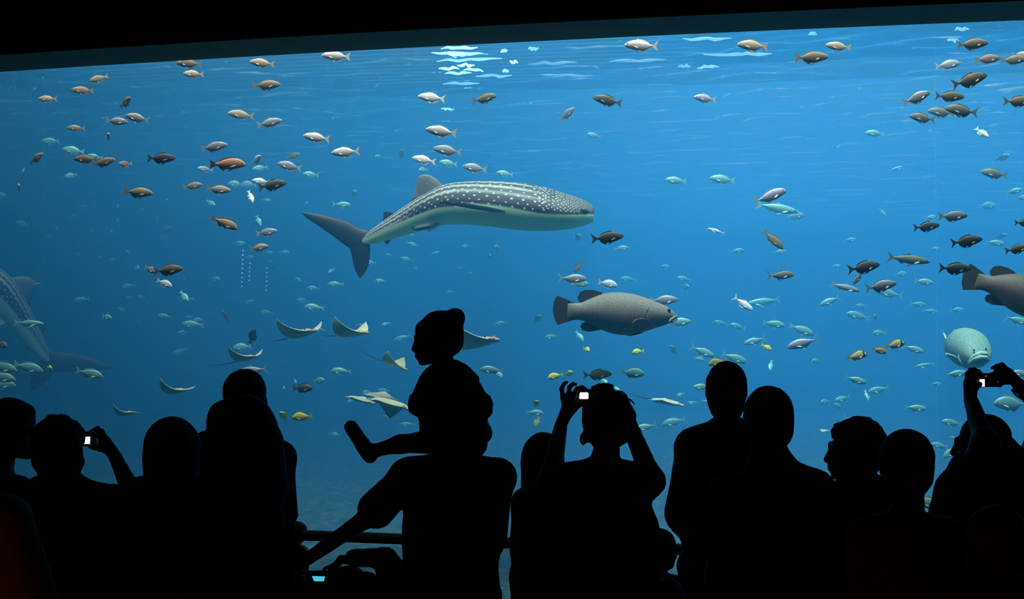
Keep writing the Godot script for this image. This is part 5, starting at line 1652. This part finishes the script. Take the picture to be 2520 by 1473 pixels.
func crowd() -> void:
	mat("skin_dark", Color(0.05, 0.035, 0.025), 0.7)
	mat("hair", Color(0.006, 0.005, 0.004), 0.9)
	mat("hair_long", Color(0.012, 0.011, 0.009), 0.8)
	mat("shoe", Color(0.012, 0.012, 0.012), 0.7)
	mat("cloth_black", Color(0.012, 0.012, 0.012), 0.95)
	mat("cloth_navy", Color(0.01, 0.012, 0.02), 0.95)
	mat("cloth_orange", Color(0.36, 0.13, 0.05), 0.95)
	mat("cloth_red", Color(0.22, 0.012, 0.008), 0.95)
	mat("cloth_brown", Color(0.06, 0.02, 0.008), 0.95)
	mat("camera_body", Color(0.01, 0.01, 0.012), 0.4)
	for g in [["screen_white", Color(1.0, 1.0, 1.0), 1.25], ["screen_cool", Color(0.86, 0.9, 1.0), 1.15], ["screen_cyan", Color(0.07, 0.55, 0.72), 1.0], ["led_red", Color(1.0, 0.05, 0.01), 1.0]]:
		var m := mat(g[0], Color(0.02, 0.02, 0.02), 0.3)
		m.emission_enabled = true
		m.emission = (g[1] as Color).linear_to_srgb()
		m.emission_energy_multiplier = g[2]
	for g in [["cloth_striped", Color(0.014, 0.012, 0.011), Color(0.09, 0.02, 0.01), 46], ["cloth_child_striped", Color(0.02, 0.025, 0.03), Color(0.30, 0.2, 0.13), 12]]:
		var im := Image.create(8, 64, false, Image.FORMAT_RGB8)
		for y in 64:
			for x in 8: im.set_pixel(x, y, (g[2] if y % g[3] < (5 if g[3] > 20 else 5) else g[1] as Color).linear_to_srgb())
		var m := mat(g[0], Color.WHITE, 0.95)
		m.albedo_texture = ImageTexture.create_from_image(im)
		m.uv1_triplanar = true
		m.uv1_scale = Vector3.ONE * (5.2 if g[3] > 20 else 5.0)
	var back_lamp := root("aisle_lamp", Transform3D(Basis(), Vector3(-2.6, 0.0, 9.6)))   # added low light, unseen, brightening the orange shirt
	tag(back_lamp, "small amber step lamp on the floor behind the crowd", "lamp")
	var glow := mat("lamp_glow", Color(0.3, 0.2, 0.1), 0.5)
	glow.emission_enabled = true
	glow.emission = Color(1.0, 0.75, 0.5)
	glow.emission_energy_multiplier = 0.5
	part("housing", chamfer(Vector3(-0.1, 0.0, -0.03), Vector3(0.1, 0.3, 0.03), 0.01).mesh(), M.camera_body, back_lamp)
	part("diffuser", chamfer(Vector3(-0.08, 0.16, -0.036), Vector3(0.08, 0.26, -0.029), 0.002).mesh(), glow, back_lamp)
	var bulb := AreaLight3D.new()
	bulb.name = "added_back_light"
	bulb.area_size = Vector2(0.16, 0.1)
	bulb.light_color = Color(1.0, 0.8, 0.6)
	bulb.light_energy = 0.15
	bulb.shadow_enabled = true
	bulb.position = Vector3(0, 0.21, -0.045)
	back_lamp.add_child(bulb)

	# shaded end
	person("man at the shaded end in profile, bending toward his neighbour's camera", {"d": 4.9, "head": [36, 1060], "turn": 82.0, "nod": 8.0, "sl": [-66, 1225], "sr": [40, 1212], "thick": 0.02, "locks": [[70, 1012, 0.02, 16, 14, 0.03]], "hide_hands": true})
	person("messy-haired person photographing with a small lit camera held beside the head", {"d": 4.4, "head": [148, 1106], "hs": 1.0, "sl": [104, 1216], "sr": [214, 1232], "thick": 0.019, "frizz": 0.012, "curl": 26.0,
		"locks": [[150, 1075, 0, 56, 36, 0.09], [147, 1132, -0.03, 59, 62, 0.06]], "cloth": [[200, 1400, 0, 132, 180, 0.14]], "el": [40, 1330, 0.05], "wl": [150, 1250, 0.3],
		"er": [330, 1222, 0.12], "wr": [281, 1118, 0.24], "sleeve": 0.55, "hand_r": {"palm": [258, 1088, 0.29], "size": 1.08, "fingers": [[[246, 1067, 0.3], [234, 1057, 0.33], [222, 1062, 0.35]], [[249, 1061, 0.32], [240, 1053, 0.35], [230, 1058, 0.37]], [[244, 1080, 0.34], [230, 1076, 0.37], [218, 1080, 0.38]], [[246, 1092, 0.34], [232, 1092, 0.37], [222, 1094, 0.38]], [[246, 1102, 0.28], [232, 1100, 0.29], [222, 1099, 0.3]]]}})
	compact_camera("small camera with a glowing white screen beside the messy-haired person", [188, 1062, 246, 1098], [[200, 1074], [222, 1074], [221.5, 1091.5], [201, 1091.5], [202.5, 1080], [200, 1078]], 4.74, "screen_cool")
	person("person in an orange-red shirt, only the near shoulder in view", {"d": 3.6, "head": [-95, 1075], "sl": [-240, 1280], "sr": [8, 1284], "er": [78, 1500, 0.0], "wr": [60, 1640, 0.1], "sleeve": 1.0, "cuff": 0.066, "arm": 1.4, "shirt": "cloth_orange"})
	person("woman with smooth dark bobbed hair beside the long-haired woman", {"d": 4.3, "head": [427, 1118], "sl": [344, 1222], "sr": [502, 1222], "thick": 0.026, "locks": [[428, 1118, -0.01, 70, 78, 0.11], [[420, 1150, -0.05, 62], [424, 1240, -0.04, 68]]], "hair_mat": "hair"})
	person("short-haired man looking over the long-haired woman's head", {"d": 5.0, "head": [606, 987], "hs": 1.06, "sl": [514, 1100], "sr": [688, 1126], "er": [704, 1270, 0.0], "wr": [660, 1370, 0.12], "sleeve": 0.98, "cuff": 0.056, "thick": 0.016, "hair": "crop"})
	person("long-haired woman standing nearest the camera, hair edge faintly lit", {"d": 3.85, "head": [602, 1085], "hs": 1.0, "sl": [470, 1300], "sr": [668, 1310], "thick": 0.02, "hair_mat": "hair_long",
		"locks": [[598, 1070, -0.02, 86, 100, 0.12], [545, 1030, -0.02, 32, 44, 0.08], [[590, 1110, -0.07, 92], [608, 1280, -0.06, 92]], [[640, 1090, -0.06, 56], [656, 1200, -0.04, 52]]]})
	# the father and the child on his shoulders
	person("father in a loose shirt carrying a girl on his shoulders, one arm reaching down", {"d": 4.65, "head": [1116, 1070], "nod": 10.0, "sl": [1004, 1170], "sr": [1226, 1172], "el": [914, 1266, 0.1], "wl": [738, 1388, 0.2], "sleeve": 0.86, "cuff": 0.082, "arm": 1.02,
		"er": [1196, 1345, 0.02], "wr": [1132, 1250, 0.26], "waist": 0.175, "hip": 0.19, "cloth": [[1100, 1330, 0, 112, 150, 0.14], [1108, 1440, 0, 118, 120, 0.15]],
		"hand_l": {"palm": [716, 1406, 0.22], "fingers": [[[700, 1418, 0.24], [686, 1428, 0.25], [678, 1438, 0.25]], [[706, 1424, 0.22], [694, 1438, 0.22], [688, 1450, 0.22]], [[714, 1427, 0.2], [704, 1442, 0.2], [698, 1452, 0.2]], [[722, 1426, 0.18], [714, 1440, 0.18], [710, 1448, 0.18]], [[702, 1400, 0.25], [688, 1404, 0.27], [678, 1410, 0.28]]]}})
	person("small girl with a hair bun sitting on her father's shoulders, face in profile", {"cat": "child", "d": 4.55, "floor": P(1100, 1100, 4.55).y, "foot": 1.25, "head": [1069, 834], "turn": -86.0, "nod": 6.0, "hs": 0.87, "bs": 0.66, "sl": [1066, 940], "sr": [1134, 938], "hips": [1120, 1070], "thick": 0.008,
		"locks": [[1119, 781, -0.02, 26, 24, 0.045], [1122, 826, 0.0, 20, 44, 0.06], [1037, 816, 0.02, 16, 26, 0.05]], "el": [1042, 992, 0.03], "wl": [1088, 1024, 0.1], "er": [1176, 1000, -0.02], "wr": [1130, 1040, 0.1], "arm": 1.3, "sleeve": 1.5, "cuff": 0.075, "ruffle": 0.014,
		"cloth": [[1106, 966, 0, 72, 80, 0.12], [1150, 1000, 0, 44, 60, 0.1], [1042, 985, 0.02, 24, 20, 0.06], [1122, 1064, 0, 90, 46, 0.15]], "shirt": "cloth_brown", "top": "dress",
		"legs": [[[1060, 1086, 0.06], [985, 1092, 0.16], [905, 1112, 0.2], [864, 1050, 0.24]], [[1170, 1092, 0.05], [1160, 1120, 0.2], [1150, 1240, 0.22], [1150, 1256, 0.34]]]})
	# middle
	person("short person with a round head half hidden behind the raised arm", {"d": 4.85, "head": [1337, 1140], "hs": 0.97, "sl": [1300, 1240], "sr": [1396, 1240], "thick": 0.02, "locks": [[[1334, 1140, -0.02, 52], [1332, 1230, -0.02, 50]]], "el": [1283, 1420, 0.0]})
	person("curly-haired woman raising a camera with both hands, fingers fanned", {"d": 4.4, "head": [1492, 1042], "hs": 1.0, "sl": [1414, 1186], "sr": [1556, 1186], "thick": 0.014, "frizz": 0.012, "curl": 24.0, "waist": 0.2, "hip": 0.21,
		"locks": [[1496, 1030, -0.02, 64, 68, 0.09], [1530, 1030, -0.04, 30, 56, 0.06], [1438, 1080, 0.0, 11, 14, 0.03]],
		"el": [1354, 1184, 0.1], "wl": [1380, 1046, 0.28], "er": [1606, 1184, 0.05], "wr": [1534, 1006, 0.26], "arm": 1.12, "sleeve": 0.7, "cuff": 0.066, "cloth": [[1480, 1330, 0, 148, 150, 0.14], [1476, 1450, 0, 150, 120, 0.15]],
		"hand_l": {"palm": [1397, 1006, 0.3], "size": 1.08, "fingers": [[[1386, 978, 0.31], [1382, 956, 0.32], [1388, 944, 0.33], [1395, 940, 0.33]], [[1398, 974, 0.31], [1402, 952, 0.32], [1410, 944, 0.33], [1417, 945, 0.33]], [[1412, 970, 0.32], [1420, 956, 0.34], [1432, 952, 0.36], [1442, 956, 0.36]], [[1418, 982, 0.33], [1424, 972, 0.36], [1430, 970, 0.38]], [[1414, 1004, 0.28], [1428, 994, 0.29], [1440, 990, 0.29]]]},
		"hand_r": {"palm": [1500, 972, 0.3], "fingers": [[[1484, 958, 0.32], [1470, 952, 0.34], [1458, 953, 0.35]], [[1490, 952, 0.33], [1476, 948, 0.35], [1466, 950, 0.36]], [[1496, 949, 0.34], [1486, 946, 0.36], [1478, 948, 0.37]], [[1504, 951, 0.35], [1496, 949, 0.37], [1490, 951, 0.38]], [[1488, 974, 0.29], [1478, 978, 0.3], [1472, 982, 0.3]]]},
		"strands": [[[1540, 980, 0], [1552, 984, 0], [1562, 994, 0]], [[1548, 1000, 0], [1560, 1010, 0], [1566, 1024, 0]], [[1552, 1016, 0], [1562, 1030, 0], [1566, 1042, 0]], [[1520, 962, 0], [1532, 964, 0], [1544, 974, 0]]]})
	compact_camera("camera with a bright white screen held up by the fanned fingers", [1420, 957, 1476, 992], [[1428, 965], [1446, 965], [1448, 967], [1448, 979], [1446, 981], [1427, 981], [1426, 979], [1426, 968]], 4.74, "screen_white")
	# brighter end
	person("tall man with a smooth close-cropped head in a wide short-sleeved shirt", {"d": 4.7, "head": [1787, 962], "hs": 0.98, "hair": "crop", "thick": 0.004, "locks": [[1787, 954, 0.0, 50, 64, 0.09], [1788, 990, 0.0, 44, 52, 0.07]], "cloth": [[[1790, 1054, 0, 34], [1716, 1092, 0, 38]], [[1790, 1054, 0, 34], [1860, 1092, 0, 38]]], "sl": [1706, 1102], "sr": [1876, 1098], "el": [1686, 1290, 0.05], "wl": [1750, 1390, 0.2], "sleeve": 0.86, "cuff": 0.085, "arm": 1.12, "waist": 0.19, "hip": 0.2})
	person("person with thin flyaway hair in a dim striped shirt, leaning on the close-cropped man", {"d": 4.2, "head": [1888, 1038], "hs": 0.98, "tilt": 0.0, "sl": [1792, 1222], "sr": [2006, 1206], "thick": 0.018, "shirt": "cloth_striped", "locks": [[1888, 1040, -0.02, 57, 74, 0.1]],
		"cloth": [[[1892, 1150, 0, 52], [1990, 1206, 0, 46]], [[1892, 1090, -0.02, 42], [1896, 1150, 0, 54]]],
		"strands": [[[1900, 958, 0], [1922, 966, 0], [1940, 986, 0]], [[1910, 962, 0], [1934, 980, 0], [1946, 1006, 0]], [[1880, 957, 0], [1906, 960, 0], [1930, 972, 0]]]})
	person("curly-haired person in profile toward the dim end, lips parted", {"d": 4.5, "head": [2098, 1108], "turn": -88.0, "hs": 1.0, "sl": [2070, 1228], "sr": [2190, 1228], "thick": 0.016, "frizz": 0.01, "curl": 30.0, "locks": [[2118, 1075, 0, 50, 38, 0.08], [2072, 1062, 0.0, 22, 20, 0.06]],
		"strands": [[[2066, 1062, 0], [2054, 1042, 0], [2062, 1040, 0], [2078, 1044, 0]], [[2050, 1078, 0], [2046, 1060, 0], [2054, 1044, 0], [2070, 1038, 0]], [[2120, 1044, 0], [2136, 1044, 0], [2144, 1054, 0]]]})
	person("person with a smooth round head and dark red shirt in the front row", {"d": 3.8, "head": [2228, 1148], "hs": 1.0, "sl": [2132, 1326], "sr": [2322, 1326], "thick": 0.006, "shirt": "cloth_red", "locks": [[2228, 1130, -0.02, 62, 69, 0.1], [2230, 1190, -0.01, 48, 50, 0.06]]})
	person("man at the bright end reaching up with a camera, arm crossing his face", {"d": 4.6, "head": [2408, 1096], "turn": -55.0, "hs": 0.98, "sl": [2352, 1204], "sr": [2540, 1160], "el": [2426, 1090, -0.22], "wl": [2388, 982, 0.08], "er": [2590, 1040, 0.05], "wr": [2506, 944, 0.2], "arm": 1.12, "sleeve": 0.5, "cuff": 0.07, "thick": 0.012, "waist": 0.2,
		"cloth": [[[2440, 1082, -0.1, 40], [2500, 1170, -0.05, 60]], [2374, 1300, 0, 90, 130, 0.13]],
		"hand_l": {"palm": [2388, 944, 0.12], "size": 1.1, "fingers": [[[2382, 920, 0.14], [2388, 910, 0.17], [2398, 912, 0.2]], [[2390, 917, 0.16], [2398, 909, 0.19], [2406, 914, 0.21]], [[2398, 922, 0.18], [2408, 914, 0.2], [2414, 918, 0.22]], [[2402, 932, 0.18], [2410, 926, 0.21], [2414, 928, 0.22]], [[2400, 952, 0.1], [2408, 948, 0.11], [2412, 944, 0.11]]]},
		"hand_r": {"palm": [2480, 920, 0.2], "size": 1.05, "fingers": [[[2466, 898, 0.19], [2454, 900, 0.18], [2442, 905, 0.17]], [[2462, 908, 0.21], [2452, 912, 0.22], [2446, 918, 0.22]], [[2462, 918, 0.22], [2452, 922, 0.24], [2446, 926, 0.24]], [[2464, 928, 0.22], [2456, 932, 0.24], [2450, 936, 0.24]], [[2468, 938, 0.17], [2460, 946, 0.16], [2452, 946, 0.15]]]},
		"strands": [[[2490, 958, 0.18], [2500, 972, 0.18], [2514, 982, 0.18], [2530, 986, 0.18]], [[2490, 958, 0.18], [2504, 968, 0.18], [2520, 974, 0.18]]]})
	compact_camera("camera with red indicator light held high at the bright end", [2402, 918, 2456, 953], [[2411.5, 932.5], [2422.5, 932.5], [2422.5, 950.5], [2408.5, 949.5]], 4.78, "screen_white", true)
	person("child in a dark red cap low at the bright end", {"cat": "child", "d": 3.5, "floor": 0.0, "head": [2450, 1336], "hs": 0.92, "bs": 0.8, "sl": [2376, 1462], "sr": [2524, 1462], "thick": 0.012, "hair_name": "cap", "hair_mat": "cloth_red", "locks": [[2450, 1318, -0.02, 70, 64, 0.1]], "shirt": "cloth_red"})
	# seated and small ones near the window
	person("boy in a cap and striped shirt standing beyond the handrail", {"cat": "child", "d": 9.0, "floor": -0.8, "head": [733, 1312], "turn": 20.0, "hs": 0.74, "bs": 0.6, "sl": [711, 1358], "sr": [746, 1358], "thick": 0.014, "hair_name": "cap", "locks": [[734, 1301, 0.0, 21, 15, 0.08]], "shirt": "cloth_child_striped"})
	person("child below the father's arm lifting a lit camera, elbow bent", {"cat": "child", "d": 5.6, "floor": -0.4, "head": [902, 1462], "hs": 0.86, "bs": 0.66, "sl": [858, 1530], "sr": [958, 1500], "er": [950, 1376, 0.06], "wr": [838, 1376, 0.12], "arm": 1.35, "sleeve": 0.95, "thick": 0.014,
		"cloth": [[962, 1465, 0, 48, 60, 0.08], [[948, 1374, 0.06, 24], [990, 1420, 0.0, 34]], [[950, 1372, 0.06, 25], [870, 1372, 0.1, 22]]], "el": [800, 1520, 0.0], "wl": [775, 1470, 0.2],
		"hand_r": {"palm": [826, 1394, 0.15], "size": 0.8, "fingers": [[[812, 1402, 0.17], [804, 1408, 0.18], [800, 1414, 0.18]], [[816, 1408, 0.17], [808, 1414, 0.18], [803, 1420, 0.18]], [[819, 1412, 0.16], [812, 1420, 0.17], [806, 1426, 0.17]], [[822, 1415, 0.15], [816, 1424, 0.16], [811, 1430, 0.16]], [[812, 1394, 0.14], [803, 1396, 0.14], [796, 1400, 0.14]]]}})
	person("child whose dark head rises at the bottom edge beside the turquoise screen", {"cat": "child", "d": 4.0, "head": [858, 1476], "hs": 0.9, "bs": 0.72, "sl": [800, 1580], "sr": [916, 1580], "thick": 0.018, "cloth": [[700, 1462, 0, 58, 66, 0.08], [785, 1470, 0, 60, 30, 0.06], [640, 1450, 0, 60, 60, 0.08]]})
	compact_camera("camera with a turquoise screen below the father's outstretched hand", [756, 1404, 812, 1442], [[768, 1416.5], [800, 1417.5], [797, 1429], [773.5, 1429]], 5.76, "screen_cyan")
	person("child with a round head in front of the curly-haired woman's hip", {"cat": "child", "d": 6.0, "floor": -0.4, "head": [1630, 1357], "turn": 45.0, "hs": 0.9, "bs": 0.66, "sl": [1586, 1440], "sr": [1664, 1440], "thick": 0.02})
	person("smallest child, only the crown of the head showing at the bottom edge", {"cat": "child", "d": 5.4, "floor": -0.4, "head": [1640, 1484], "hs": 0.95, "bs": 0.62, "sl": [1596, 1560], "sr": [1690, 1560], "thick": 0.016})
